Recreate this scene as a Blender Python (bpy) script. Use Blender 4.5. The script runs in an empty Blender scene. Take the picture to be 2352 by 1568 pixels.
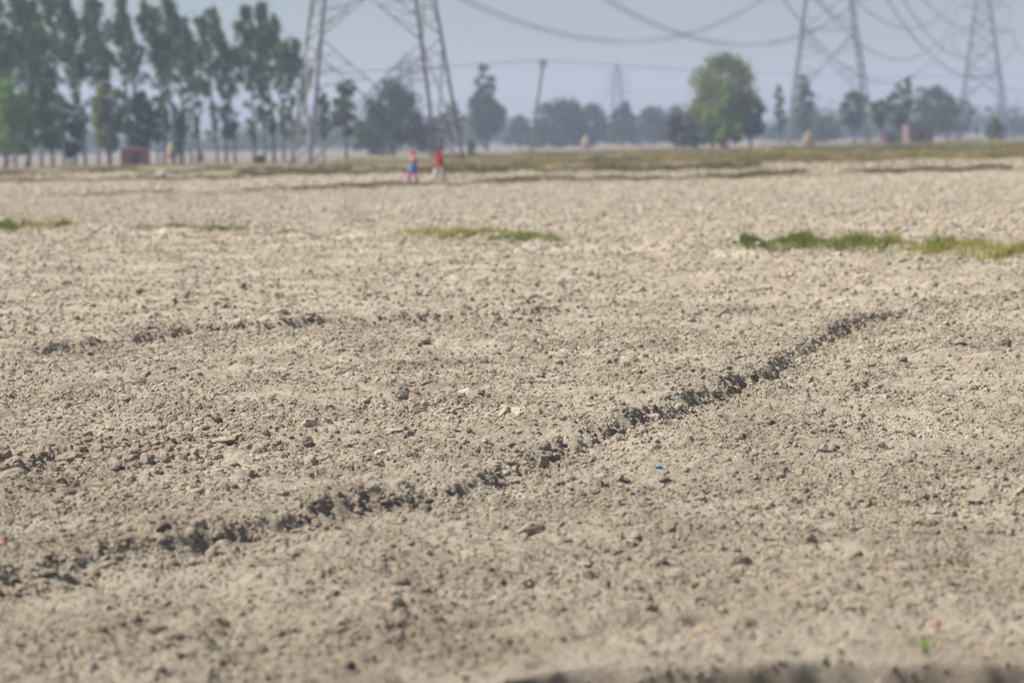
import bpy, bmesh, math, random
import numpy as np
from mathutils import Vector, Matrix, noise as mnoise

random.seed(7)
RNG = np.random.default_rng(7)
S = bpy.context.scene
COL = S.collection

# ------------------------------------------------------------------ camera
FPX = 5553.0                       # focal length in pixels of a 2352 px wide picture (85 mm)
CAM_H = 2.0
PITCH = math.atan(460 / FPX)
ROLL = math.atan(45 / 2352)
cF = np.array([0, math.cos(PITCH), -math.sin(PITCH)])
_r0 = np.array([1.0, 0, 0]); _u0 = np.array([0, math.sin(PITCH), math.cos(PITCH)])
cR = _r0 * math.cos(ROLL) - _u0 * math.sin(ROLL)
cU = _u0 * math.cos(ROLL) + _r0 * math.sin(ROLL)
cam_d = bpy.data.cameras.new('camera'); cam = bpy.data.objects.new('camera', cam_d); COL.objects.link(cam)
cam_d.sensor_width = 36.0; cam_d.lens = FPX / 2352 * 36.0
cam_d.clip_start = 0.1; cam_d.clip_end = 20000
cam.matrix_world = Matrix(((cR[0], cU[0], -cF[0], 0), (cR[1], cU[1], -cF[1], 0), (cR[2], cU[2], -cF[2], CAM_H), (0, 0, 0, 1)))
cam_d.dof.use_dof = True
cam_d.dof.focus_distance = 17.6
cam_d.dof.aperture_fstop = 1.75
S.camera = cam

# ------------------------------------------------------------------ sky, sun, exposure
SUN_EL = math.radians(55)
SUN_AZ = math.atan2(-0.98, 0.05)           # measured from +Y towards +X
to_sun = Vector((math.sin(SUN_AZ) * math.cos(SUN_EL), math.cos(SUN_AZ) * math.cos(SUN_EL), math.sin(SUN_EL)))
W = bpy.data.worlds.new('World'); S.world = W; W.use_nodes = True
wn = W.node_tree.nodes; wl = W.node_tree.links
bg = wn['Background']
sky = wn.new('ShaderNodeTexSky'); sky.sky_type = 'NISHITA'; sky.sun_disc = False
sky.sun_elevation = SUN_EL; sky.sun_rotation = SUN_AZ
sky.altitude = 200; sky.air_density = 1.0; sky.dust_density = 1.0; sky.ozone_density = 2.0
wl.new(sky.outputs[0], bg.inputs[0]); bg.inputs[1].default_value = 0.056
sun_d = bpy.data.lights.new('sun', 'SUN'); sun_d.energy = 5.0; sun_d.angle = math.radians(0.8); sun_d.color = (1.0, 0.955, 0.89)
sun = bpy.data.objects.new('sun', sun_d); COL.objects.link(sun)
sun.rotation_euler = to_sun.to_track_quat('Z', 'Y').to_euler()
S.view_settings.view_transform = 'Standard'; S.view_settings.look = 'None'
S.view_settings.exposure = 0.58; S.view_settings.gamma = 1.0; S.view_settings.use_curve_mapping = False
cy = S.cycles
cy.use_denoising = True
try:
    cy.denoiser = 'OPENIMAGEDENOISE'; cy.denoising_input_passes = 'RGB_ALBEDO_NORMAL'
except Exception:
    pass
cy.filter_width = 1.1
cy.max_bounces = 5; cy.diffuse_bounces = 2; cy.glossy_bounces = 2; cy.transmission_bounces = 3
cy.volume_bounces = 1; cy.transparent_max_bounces = 8; cy.caustics_reflective = False; cy.caustics_refractive = False

# ------------------------------------------------------------------ helpers
def ray(x, y):
    return cF + cR * (x - 1176) / FPX - cU * (y - 784) / FPX
def G(x, y, h=0.0):
    """point of the level h seen at photo pixel x, y (2352 px wide)"""
    d = ray(x, y); t = (h - CAM_H) / d[2]
    return np.array([d[0] * t, d[1] * t])
def A(x, y, Y):
    """point at distance Y in front of the camera's foot seen at photo pixel"""
    d = ray(x, y); t = Y / d[1]
    return np.array([d[0] * t, Y, CAM_H + d[2] * t])
def X_at(x, Y):
    return A(x, 335, Y)[0]

def tag(o, label=None, cat=None, group=None, kind=None):
    if label: o['label'] = label
    if cat: o['category'] = cat
    if group: o['group'] = group
    if kind: o['kind'] = kind
    return o
def link(name, me, mat=None, parent=None):
    o = bpy.data.objects.new(name, me); COL.objects.link(o)
    if mat is not None and me is not None and not me.materials: me.materials.append(mat)
    if parent: o.parent = parent
    return o
def empty(name, loc, rz=0.0):
    o = bpy.data.objects.new(name, None); COL.objects.link(o)
    o.location = loc; o.rotation_euler = (0, 0, rz); o.empty_display_size = 0.3
    return o
def mesh_np(name, V, Fc, smooth=False):
    """V (n,3), Fc (m,k) all faces with k corners"""
    me = bpy.data.meshes.new(name)
    V = np.ascontiguousarray(V, np.float32); Fc = np.ascontiguousarray(Fc, np.int32)
    m, k = Fc.shape
    me.vertices.add(len(V)); me.vertices.foreach_set('co', V.ravel())
    me.loops.add(m * k); me.loops.foreach_set('vertex_index', Fc.ravel())
    me.polygons.add(m); me.polygons.foreach_set('loop_start', np.arange(0, m * k, k, dtype=np.int32))
    me.polygons.foreach_set('use_smooth', np.full(m, smooth))
    me.update(calc_edges=True)
    return me
class MB:
    """collects boxes, bars and tubes"""
    def __init__(s): s.v = []; s.f = []
    def add(s, vs, fs):
        b = len(s.v); s.v += [tuple(q) for q in vs]; s.f += [tuple(b + i for i in q) for q in fs]
    def bar(s, a, b, w, d=None):
        a = Vector(a); b = Vector(b); d = d or w; ax = (b - a)
        if ax.length < 1e-6: return
        ax.normalize(); up = Vector((0, 0, 1)) if abs(ax.z) < 0.9 else Vector((0, 1, 0))
        x = ax.cross(up).normalized(); y = ax.cross(x).normalized()
        vs = [p + x * sx * w / 2 + y * sy * d / 2 for p in (a, b) for sx, sy in ((-1, -1), (1, -1), (1, 1), (-1, 1))]
        s.add(vs, [(0, 3, 2, 1), (4, 5, 6, 7), (0, 1, 5, 4), (1, 2, 6, 5), (2, 3, 7, 6), (3, 0, 4, 7)])
    def angle(s, a, b, w, t=0.03, sx=1, sy=1):
        """rolled steel angle: two plates meeting in a corner"""
        a = Vector(a); b = Vector(b)
        for dx, dy, ww, dd in ((sx * w / 2, 0, w, t), (0, sy * w / 2, t, w)):
            o = Vector((dx, dy, 0))
            vs = [p + o + Vector((ex * ww / 2, ey * dd / 2, 0)) for p in (a, b) for ex, ey in ((-1, -1), (1, -1), (1, 1), (-1, 1))]
            s.add(vs, [(0, 3, 2, 1), (4, 5, 6, 7), (0, 1, 5, 4), (1, 2, 6, 5), (2, 3, 7, 6), (3, 0, 4, 7)])
    def box(s, c, size):
        x, y, z = c; a, b, h = (q / 2 for q in size)
        vs = [(x + i * a, y + j * b, z + k * h) for k in (-1, 1) for i, j in ((-1, -1), (1, -1), (1, 1), (-1, 1))]
        s.add(vs, [(0, 3, 2, 1), (4, 5, 6, 7), (0, 1, 5, 4), (1, 2, 6, 5), (2, 3, 7, 6), (3, 0, 4, 7)])
    def tube(s, pts, rad, n=8, cap=True):
        pts = [Vector(p) for p in pts]; rings = []
        for i, p in enumerate(pts):
            t = (pts[min(i + 1, len(pts) - 1)] - pts[max(i - 1, 0)]).normalized()
            up = Vector((0, 0, 1)) if abs(t.z) < 0.9 else Vector((0, 1, 0))
            x = t.cross(up).normalized(); y = t.cross(x).normalized()
            r = rad[i] if hasattr(rad, '__len__') else rad
            rings.append([p + (x * math.cos(2 * math.pi * k / n) + y * math.sin(2 * math.pi * k / n)) * r for k in range(n)])
        fs = [(i * n + k, i * n + (k + 1) % n, (i + 1) * n + (k + 1) % n, (i + 1) * n + k) for i in range(len(pts) - 1) for k in range(n)]
        if cap: fs += [tuple(range(n))[::-1], tuple((len(pts) - 1) * n + k for k in range(n))]
        s.add([q for r_ in rings for q in r_], fs)
    def loft(s, rings, closed=True):
        n = len(rings[0])
        fs = [(i * n + k, i * n + (k + 1) % n, (i + 1) * n + (k + 1) % n, (i + 1) * n + k) for i in range(len(rings) - 1) for k in range(n)]
        if closed: fs += [tuple(range(n))[::-1], tuple((len(rings) - 1) * n + k for k in range(n))]
        s.add([q for r_ in rings for q in r_], fs)
    def mesh(s, name, smooth=False):
        me = bpy.data.meshes.new(name); me.from_pydata(s.v, [], s.f)
        if smooth: me.polygons.foreach_set('use_smooth', [True] * len(me.polygons))
        me.update(); return me
    def build(s, name, mat, parent=None, smooth=False):
        return link(name, s.mesh(name, smooth), mat, parent)

# ------------------------------------------------------------------ numpy noise
def _h(ix, iy, seed):
    n = (ix.astype(np.int64) * 374761393 + iy.astype(np.int64) * 668265263 + seed * 1442695041) & 0xFFFFFFFF
    n = ((n ^ (n >> 13)) * 1274126177) & 0xFFFFFFFF
    n = ((n ^ (n >> 16)) * 2246822519) & 0xFFFFFFFF
    return ((n ^ (n >> 15)) & 0xFFFFFF).astype(np.float32) / np.float32(0xFFFFFF)
def perlin(x, y, seed):
    xi = np.floor(x); yi = np.floor(y); fx = x - xi; fy = y - yi
    xi = xi.astype(np.int64); yi = yi.astype(np.int64)
    u = fx * fx * fx * (fx * (fx * 6 - 15) + 10); v = fy * fy * fy * (fy * (fy * 6 - 15) + 10)
    def g(i, j):
        a = _h(xi + i, yi + j, seed) * 6.2831853
        return np.cos(a) * (fx - i) + np.sin(a) * (fy - j)
    return ((g(0, 0) * (1 - u) + g(1, 0) * u) * (1 - v) + (g(0, 1) * (1 - u) + g(1, 1) * u) * v) * 1.5
def lumps(x, y, seed, dens=0.8):
    """rounded clods: the highest of the bumps scattered one to a cell"""
    xi = np.floor(x).astype(np.int64); yi = np.floor(y).astype(np.int64)
    out = np.zeros(x.shape, np.float32)
    for i in (-1, 0, 1):
        for j in (-1, 0, 1):
            cx = xi + i; cyy = yi + j
            px = cx + 0.15 + 0.7 * _h(cx, cyy, seed); py = cyy + 0.15 + 0.7 * _h(cx, cyy, seed + 1)
            R = 0.30 + 0.55 * _h(cx, cyy, seed + 2); a = _h(cx, cyy, seed + 3) * 3.14159
            el = 0.55 + 0.45 * _h(cx, cyy, seed + 4)
            dx = x - px; dy = y - py; c = np.cos(a); s_ = np.sin(a)
            q = ((dx * c + dy * s_) / R) ** 2 + ((dy * c - dx * s_) / (R * el)) ** 2
            tilt = 1 + 0.6 * (dx * np.cos(a * 3.7) + dy * np.sin(a * 3.7)) / R
            b = np.maximum(0, 1 - q) ** 0.6 * tilt * R * (0.4 + 0.6 * _h(cx, cyy, seed + 5))
            b = np.where(_h(cx, cyy, seed + 6) < dens, b, 0)
            out = np.maximum(out, b)
    return out
def sstep(a, b, x):
    t = np.clip((x - a) / (b - a), 0, 1); return t * t * (3 - 2 * t)

# ------------------------------------------------------------------ the lie of the land
def poly(pts, h=0.0): return np.array([G(x, y, h) for x, y in pts])
scarp1 = poly([(-260, 1395), (-80, 1368), (0, 1352), (130, 1332), (260, 1314), (430, 1276), (560, 1250), (800, 1200), (960, 1170), (1100, 1130), (1250, 1075),
               (1400, 1020), (1500, 985), (1620, 935), (1750, 875), (1850, 820), (1950, 770), (2010, 745), (2110, 722), (2230, 700), (2420, 668)])
scarp2 = poly([(60, 822), (150, 808), (300, 790), (450, 772), (600, 765), (750, 752), (950, 742), (1050, 737), (1200, 730), (1340, 712), (1500, 690)])
scarp3 = poly([(-200, 1125), (-60, 1112), (40, 1100), (130, 1062), (240, 1045), (330, 1030)])
bund1 = poly([(-500, 527), (0, 524), (150, 520), (340, 526), (560, 531), (700, 534), (950, 540), (1100, 546), (1240, 552), (1300, 560), (1500, 566), (1700, 569), (1850, 563),
              (2000, 566), (2100, 566), (2170, 574), (2352, 580), (2900, 592)], 0.1)
bund2 = poly([(250, 466), (600, 446), (900, 436), (1200, 428), (1500, 420), (1800, 412), (2060, 402), (2260, 398), (2700, 390)])
bund2l = poly([(-500, 470), (0, 458), (120, 456), (260, 452), (420, 446)])
bund3 = poly([(-600, 414), (0, 408), (300, 405), (600, 402), (1000, 394), (1300, 390), (1600, 384), (1826, 378), (2100, 371), (2352, 366), (2800, 358)])
bund4 = poly([(900, 383), (1200, 377), (1500, 372), (1800, 361), (2100, 352), (2352, 346), (2800, 340)])
bund5 = poly([(-500, 432), (100, 423), (400, 419), (640, 415)])
bund6 = poly([(540, 409), (900, 404), (1180, 401), (1500, 397), (1750, 394)])
bund7 = poly([(1000, 368), (1300, 362), (1600, 357), (2000, 346), (2352, 338), (2800, 328)])
bund8 = poly([(1350, 384), (1700, 372), (2000, 362), (2352, 354), (2800, 345)])
bank = poly([(500, 1640), (900, 1605), (1150, 1578), (1290, 1552), (1500, 1543), (1750, 1536), (2000, 1532), (2352, 1526), (2900, 1512)])

def pdist(x, y, P):
    """signed distance to a polyline (+ = left of it) and the share of the way along it"""
    best = np.full(x.shape, 1e9, np.float32); sg = np.zeros(x.shape, np.float32); al = np.zeros(x.shape, np.float32)
    L = np.concatenate([[0], np.cumsum(np.hypot(*np.diff(P, axis=0).T))])
    for i in range(len(P) - 1):
        ax, ay = P[i]; dx, dy = P[i + 1] - P[i]; l2 = dx * dx + dy * dy
        t = np.clip(((x - ax) * dx + (y - ay) * dy) / l2, 0, 1)
        ex = x - ax - t * dx; ey = y - ay - t * dy; d = np.hypot(ex, ey)
        m = d < best
        best = np.where(m, d, best); sg = np.where(m, np.sign(dx * ey - dy * ex), sg)
        al = np.where(m, (L[i] + t * math.sqrt(l2)) / L[-1], al)
    return best * sg, al

def macro(x, y):
    """large forms: furrow scarps, field bunds, the bank by the track"""
    x = np.asarray(x, np.float32); y = np.asarray(y, np.float32)
    r = np.hypot(x, y)
    h = 0.035 * perlin(x * 0.33, y * 0.33, 11) + 0.02 * perlin(x * 0.9, y * 0.9, 12)
    h = h * (1 - 0.5 * sstep(60, 140, r))
    near = r < 45
    xn, yn = x[near], y[near]; hn = h[near]
    wob = 0.045 * perlin(xn * 1.6, yn * 1.6, 21) + 0.04 * perlin(xn * 7, yn * 7, 22) + 0.03 * perlin(xn * 17, yn * 17, 29)
    s, al = pdist(xn, yn, scarp1); s = s + wob
    amp = (0.74 + 0.26 * sstep(0.05, 0.4, al)) * (1 - 0.62 * sstep(0.68, 0.84, al)) * (1.0 + 0.12 * perlin(al * 26, al * 0 + 3.3, 23))
    tool = np.sin(s * 13.5 + 2.2 * perlin(xn * 0.5, yn * 0.5, 27)) + 0.6 * np.sin(s * 31 + 3 * perlin(xn * 0.7, yn * 0.7, 28))
    hn += 0.009 * tool * np.clip(0.5 + 1.2 * perlin(xn * 0.35, yn * 0.35, 30), 0, 1) * (1 - sstep(25, 44, np.hypot(xn, yn)))
    hn += amp * np.where(s > 0, 0.09 * sstep(0.0, 0.13, s) * (1 - sstep(0.15, 1.7, s)), 0)
    hn += amp * -0.035 * np.exp(-((s + 0.16) / 0.28) ** 2)
    s, al = pdist(xn, yn, scarp2); s = s + wob
    e = sstep(0.0, 0.06, al) * (1 - 0.8 * sstep(0.7, 0.95, al)) * (1.0 + 0.12 * perlin(al * 20, al * 0 + 5.3, 24))
    hn += e * np.where(s > 0, 0.088 * sstep(0.0, 0.13, s) * (1 - sstep(0.2, 1.6, s)), 0) - e * 0.035 * np.exp(-((s + 0.25) / 0.4) ** 2)
    s, al = pdist(xn, yn, scarp3); s = s + 0.6 * wob
    e = 1 - sstep(0.75, 1.0, al)
    hn += e * np.where(s > 0, 0.05 * sstep(0.0, 0.10, s) * (1 - sstep(0.1, 0.8, s)), 0) - e * 0.03 * np.exp(-((s + 0.12) / 0.2) ** 2)
    s, al = pdist(xn, yn, bank); s = s + 0.06 * perlin(xn * 2.1, yn * 2.1, 25) + 0.03 * perlin(xn * 6, yn * 6, 26)
    bk = np.where(s < 0, -0.5 * sstep(0.0, 0.13, -s) - 0.1 * sstep(0.17, 1.2, -s), 0) + 0.02 * np.exp(-((s - 0.12) / 0.15) ** 2)
    hn += np.where(yn > 2, bk, -0.6)
    h[near] = hn
    def bund(P, H, Wd, lo, hi, seed, cut=None):
        m = (r > lo) & (r < hi)
        if not m.any(): return
        s, al = pdist(x[m], y[m], P)
        s = s + 0.22 * Wd * perlin(x[m] * 0.8, y[m] * 0.8, seed)
        k = H * (0.75 + 0.5 * perlin(al * 33, al * 0 + 1.7, seed + 1))
        if cut is not None: k = k * cut(al)
        h[m] += k * np.exp(-(np.abs(s) / Wd) ** 2.6)
    bund(bund1, 0.15, 0.62, 34, 90, 31)
    bund(bund2, 0.27, 0.7, 88, 150, 33, lambda a: sstep(0, .12, a))
    bund(bund2l, 0.14, 0.7, 70, 150, 35)
    bund(bund3, 0.45, 1.1, 140, 260, 37)
    bund(bund4, 0.30, 1.3, 150, 330, 39)
    bund(bund5, 0.28, 0.8, 110, 210, 43)
    bund(bund6, 0.3, 0.9, 110, 210, 45)
    bund(bund7, 0.35, 1.6, 180, 420, 47)
    bund(bund8, 0.42, 1.2, 160, 330, 49)
    return h

def ground_h(x, y):
    x = np.asarray(x, np.float32); y = np.asarray(y, np.float32)
    h = macro(x, y); r = np.hypot(x, y)
    att = np.ones_like(h); m = (r < 13) & (y > 4)
    if m.any():
        sb, _ = pdist(x[m], y[m], bank); att[m] = 1 - 0.85 * np.exp(-((sb + 0.08) / 0.2) ** 2)
    for wl_, am, sd, lim in ((0.55, 0.046, 41, 300), (0.27, 0.034, 51, 190), (0.13, 0.024, 61, 70), (0.062, 0.014, 71, 32), (0.033, 0.009, 81, 18)):
        m = r < lim
        if not m.any(): continue
        f = 1 - sstep(lim * 0.6, lim, r[m])
        xr = x[m] * 0.83 - y[m] * 0.56; yr = x[m] * 0.56 + y[m] * 0.83
        patch = 0.65 + 0.55 * perlin(xr * 0.7 + sd, yr * 0.7, sd + 7)
        h[m] += att[m] * f * am * (1.55 * lumps(xr / wl_, yr / wl_, sd) * patch + 0.55 * perlin(xr * 1.7 / wl_, yr * 1.7 / wl_, sd + 8))
    return h
def gz(x, y): return float(ground_h(np.array([x]), np.array([y]))[0])
def mz(x, y): return float(macro(np.array([x]), np.array([y]))[0])

# ------------------------------------------------------------------ materials
def mat(name):
    m = bpy.data.materials.new(name); m.use_nodes = True
    nt = m.node_tree; b = nt.nodes['Principled BSDF']; b.inputs['Roughness'].default_value = 0.9
    b.inputs['Specular IOR Level'].default_value = 0.15
    return m, nt, b
def N(nt, t, **kw):
    n = nt.nodes.new(t)
    for k, v in kw.items():
        if k in n.inputs: n.inputs[k].default_value = v
        else: setattr(n, k, v)
    return n
def ramp(nt, fac, stops):
    n = nt.nodes.new('ShaderNodeValToRGB'); e = n.color_ramp.elements
    e[0].position, e[0].color = stops[0][0], (*stops[0][1], 1); e[1].position, e[1].color = stops[-1][0], (*stops[-1][1], 1)
    for p, c in stops[1:-1]:
        q = e.new(p); q.color = (*c, 1)
    nt.links.new(fac, n.inputs[0]); return n
def mixc(nt, fac, a, b, mode='MIX'):
    n = nt.nodes.new('ShaderNodeMix'); n.data_type = 'RGBA'; n.blend_type = mode
    for s_, v in ((n.inputs[0], fac), (n.inputs[6], a), (n.inputs[7], b)):
        if isinstance(v, (int, float)): s_.default_value = v
        elif isinstance(v, tuple): s_.default_value = (*v, 1)
        else: nt.links.new(v, s_)
    return n.outputs[2]

SOIL_D, SOIL_M, SOIL_L = (0.345, 0.286, 0.217), (0.47, 0.401, 0.31), (0.59, 0.514, 0.408)
def soil(name, clod=False, pale=1.0):
    m, nt, b = mat(name); L = nt.links
    geo = N(nt, 'ShaderNodeNewGeometry')
    n1 = N(nt, 'ShaderNodeTexNoise', Scale=0.9, Detail=5.0, Roughness=0.6); L.new(geo.outputs['Position'], n1.inputs['Vector'])
    n2 = N(nt, 'ShaderNodeTexNoise', Scale=26.0, Detail=4.0, Roughness=0.65); L.new(geo.outputs['Position'], n2.inputs['Vector'])
    n3 = N(nt, 'ShaderNodeTexNoise', Scale=75.0, Detail=5.0, Roughness=0.75); L.new(geo.outputs['Position'], n3.inputs['Vector'])
    add = N(nt, 'ShaderNodeMath', operation='MULTIPLY_ADD'); L.new(n2.outputs[0], add.inputs[0]); add.inputs[1].default_value = 0.55
    L.new(n1.outputs[0], add.inputs[2])
    sub = N(nt, 'ShaderNodeMath', operation='SUBTRACT'); L.new(add.outputs[0], sub.inputs[0]); sub.inputs[1].default_value = 0.275
    r_ = ramp(nt, sub.outputs[0], [(0.28, SOIL_D), (0.5, SOIL_M), (0.74, SOIL_L)])
    c = r_.outputs[0]
    fl = ramp(nt, n3.outputs[0], [(0.32, (0.72, 0.71, 0.69)), (0.68, (1.18, 1.18, 1.18))])
    c = mixc(nt, 1.0, c, fl.outputs[0], 'MULTIPLY')
    if clod:
        oi = N(nt, 'ShaderNodeObjectInfo')
        v = ramp(nt, oi.outputs['Random'], [(0.0, (0.84, 0.82, 0.79)), (0.5, (1.08, 1.075, 1.07)), (1.0, (1.28, 1.28, 1.27))])
        c = mixc(nt, 1.0, c, v.outputs[0], 'MULTIPLY')
        if pale != 1.0: c = mixc(nt, 1.0, c, (pale, pale, pale), 'MULTIPLY')
    else:
        at = N(nt, 'ShaderNodeAttribute', attribute_name='stubble_and_shade')
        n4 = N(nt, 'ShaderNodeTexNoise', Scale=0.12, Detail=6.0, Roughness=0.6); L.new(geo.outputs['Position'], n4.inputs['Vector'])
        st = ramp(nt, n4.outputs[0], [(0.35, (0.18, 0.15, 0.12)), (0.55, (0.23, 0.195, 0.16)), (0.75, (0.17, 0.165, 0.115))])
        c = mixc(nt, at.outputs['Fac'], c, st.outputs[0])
        ap = N(nt, 'ShaderNodeAttribute', attribute_name='dust')
        c = mixc(nt, ap.outputs['Fac'], c, (0.60, 0.54, 0.455))
        ag = N(nt, 'ShaderNodeAttribute', attribute_name='turf')
        n5 = N(nt, 'ShaderNodeTexNoise', Scale=1.3, Detail=5.0, Roughness=0.7); L.new(geo.outputs['Position'], n5.inputs['Vector'])
        tf = ramp(nt, n5.outputs[0], [(0.35, (0.17, 0.14, 0.075)), (0.6, (0.28, 0.235, 0.13))])
        c = mixc(nt, ag.outputs['Fac'], c, tf.outputs[0])
    L.new(c, b.inputs['Base Color'])
    nb = N(nt, 'ShaderNodeTexNoise', Scale=60.0, Detail=6.0, Roughness=0.72); L.new(geo.outputs['Position'], nb.inputs['Vector'])
    bp = N(nt, 'ShaderNodeBump', Strength=1.0, Distance=0.03); L.new(nb.outputs[0], bp.inputs['Height'])
    L.new(bp.outputs[0], b.inputs['Normal'])
    b.inputs['Roughness'].default_value = 1.0; b.inputs['Specular IOR Level'].default_value = 0.05
    return m
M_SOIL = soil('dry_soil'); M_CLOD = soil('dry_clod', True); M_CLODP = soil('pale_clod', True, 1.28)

def leafmat(name, stops, trans=0.35):
    m, nt, b = mat(name); L = nt.links
    geo = N(nt, 'ShaderNodeNewGeometry')
    n = N(nt, 'ShaderNodeTexNoise', Scale=0.45, Detail=3.0); L.new(geo.outputs['Position'], n.inputs['Vector'])
    ad = N(nt, 'ShaderNodeMath', operation='MULTIPLY_ADD'); L.new(geo.outputs['Random Per Island'], ad.inputs[0]); ad.inputs[1].default_value = 0.6
    sb = N(nt, 'ShaderNodeMath', operation='SUBTRACT'); L.new(n.outputs[0], sb.inputs[0]); sb.inputs[1].default_value = 0.3
    L.new(sb.outputs[0], ad.inputs[2])
    r_ = ramp(nt, ad.outputs[0], stops)
    L.new(r_.outputs[0], b.inputs['Base Color']); b.inputs['Roughness'].default_value = 0.6
    tr = N(nt, 'ShaderNodeBsdfTranslucent'); tc = mixc(nt, 1.0, r_.outputs[0], (1.1, 1.15, 0.6), 'MULTIPLY'); L.new(tc, tr.inputs[0])
    mx = N(nt, 'ShaderNodeMixShader'); mx.inputs[0].default_value = trans
    L.new(b.outputs[0], mx.inputs[1]); L.new(tr.outputs[0], mx.inputs[2])
    L.new(mx.outputs[0], nt.nodes['Material Output'].inputs['Surface'])
    return m
M_POPLAR = leafmat('poplar_leaves', [(0.1, (0.022, 0.065, 0.018)), (0.5, (0.055, 0.14, 0.034)), (0.9, (0.125, 0.25, 0.065))])
M_DARK = leafmat('dark_leaves', [(0.1, (0.02, 0.052, 0.022)), (0.5, (0.038, 0.09, 0.032)), (0.9, (0.075, 0.14, 0.045))])
M_MID = leafmat('mid_leaves', [(0.1, (0.05, 0.09, 0.03)), (0.5, (0.095, 0.15, 0.045)), (0.9, (0.16, 0.215, 0.07))])
M_OLIVE = leafmat('olive_leaves', [(0.1, (0.075, 0.105, 0.03)), (0.5, (0.20, 0.235, 0.06)), (0.9, (0.30, 0.32, 0.10))])
M_BRIGHT = leafmat('bright_leaves', [(0.1, (0.07, 0.15, 0.022)), (0.5, (0.16, 0.30, 0.045)), (0.9, (0.25, 0.38, 0.08))], 0.45)
M_PALE = leafmat('pale_leaves', [(0.1, (0.09, 0.10, 0.04)), (0.5, (0.17, 0.175, 0.075)), (0.9, (0.26, 0.25, 0.12))])
M_BROWN = leafmat('brown_leaves', [(0.1, (0.05, 0.04, 0.028)), (0.5, (0.09, 0.075, 0.045)), (0.9, (0.13, 0.11, 0.06))])
M_GRASS = leafmat('green_grass', [(0.05, (0.09, 0.145, 0.045)), (0.45, (0.165, 0.225, 0.075)), (0.72, (0.30, 0.30, 0.12)), (0.95, (0.52, 0.44, 0.24))], 0.4)
M_MIXED = leafmat('mixed_grass', [(0.1, (0.15, 0.22, 0.05)), (0.45, (0.32, 0.33, 0.11)), (0.75, (0.5, 0.42, 0.19)), (0.95, (0.6, 0.5, 0.27))], 0.3)
M_DRY = leafmat('dry_grass', [(0.05, (0.2, 0.2, 0.08)), (0.3, (0.34, 0.28, 0.13)), (0.7, (0.48, 0.39, 0.19)), (0.95, (0.58, 0.48, 0.28))], 0.25)
M_WEED = leafmat('dry_weeds', [(0.05, (0.16, 0.16, 0.07)), (0.35, (0.27, 0.23, 0.12)), (0.65, (0.38, 0.31, 0.17)), (0.95, (0.48, 0.40, 0.24))], 0.25)
M_BANK = leafmat('bank_grass', [(0.05, (0.075, 0.08, 0.03)), (0.35, (0.14, 0.12, 0.055)), (0.65, (0.23, 0.185, 0.09)), (0.95, (0.38, 0.31, 0.17))], 0.2)
M_VERGE = leafmat('verge_grass', [(0.05, (0.15, 0.16, 0.06)), (0.25, (0.26, 0.24, 0.10)), (0.55, (0.40, 0.33, 0.17)), (0.95, (0.5, 0.42, 0.23))], 0.3)
def plain(name, col, rough=0.8, var=0.15, scale=8.0, metal=0.0, spec=0.2):
    m, nt, b = mat(name); L = nt.links
    tc = N(nt, 'ShaderNodeTexCoord'); n = N(nt, 'ShaderNodeTexNoise', Scale=scale, Detail=4.0); L.new(tc.outputs['Object'], n.inputs['Vector'])
    r_ = ramp(nt, n.outputs[0], [(0.25, tuple(c * (1 - var) for c in col)), (0.75, tuple(min(1, c * (1 + var)) for c in col))])
    L.new(r_.outputs[0], b.inputs['Base Color']); b.inputs['Roughness'].default_value = rough; b.inputs['Metallic'].default_value = metal
    b.inputs['Specular IOR Level'].default_value = spec
    return m
M_BARK = plain('bark', (0.15, 0.125, 0.10), 0.95, 0.3, 3.0)
M_BARKL = plain('pale_bark', (0.24, 0.215, 0.18), 0.95, 0.3, 2.0)
M_STEEL = plain('galvanised_steel', (0.22, 0.22, 0.23), 0.55, 0.22, 1.2, 0.25, 0.4)
M_WIRE = plain('weathered_conductor', (0.20, 0.20, 0.22), 0.6, 0.1, 0.5, 0.3)
M_CONC = plain('grey_concrete', (0.30, 0.285, 0.27), 0.9, 0.15, 2.5)
M_CERA = plain('brown_insulator', (0.10, 0.06, 0.05), 0.35, 0.1, 4.0)
M_BRICK = plain('old_brick', (0.24, 0.10, 0.08), 0.95, 0.25, 3.0)
M_BRICKP = plain('pale_brick', (0.21, 0.15, 0.135), 0.95, 0.25, 3.0)
M_ROOF = plain('cement_roof', (0.30, 0.28, 0.26), 0.9, 0.15, 2.0)
M_DOOR = plain('dark_door', (0.05, 0.045, 0.05), 0.7, 0.1, 3.0)
M_HAY = plain('stacked_straw', (0.36, 0.27, 0.17), 0.95, 0.2, 5.0)
M_STRAW = plain('straw', (0.55, 0.43, 0.22), 0.7, 0.2, 30.0)
M_BLUE = plain('blue_plastic', (0.07, 0.36, 0.80), 0.4, 0.1, 20.0, 0, 0.5)
M_WHITEP = plain('white_plastic', (0.62, 0.66, 0.72), 0.4, 0.08, 20.0, 0, 0.5)
M_REDB = plain('red_brick_chip', (0.42, 0.17, 0.11), 0.9, 0.15, 20.0)

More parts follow.
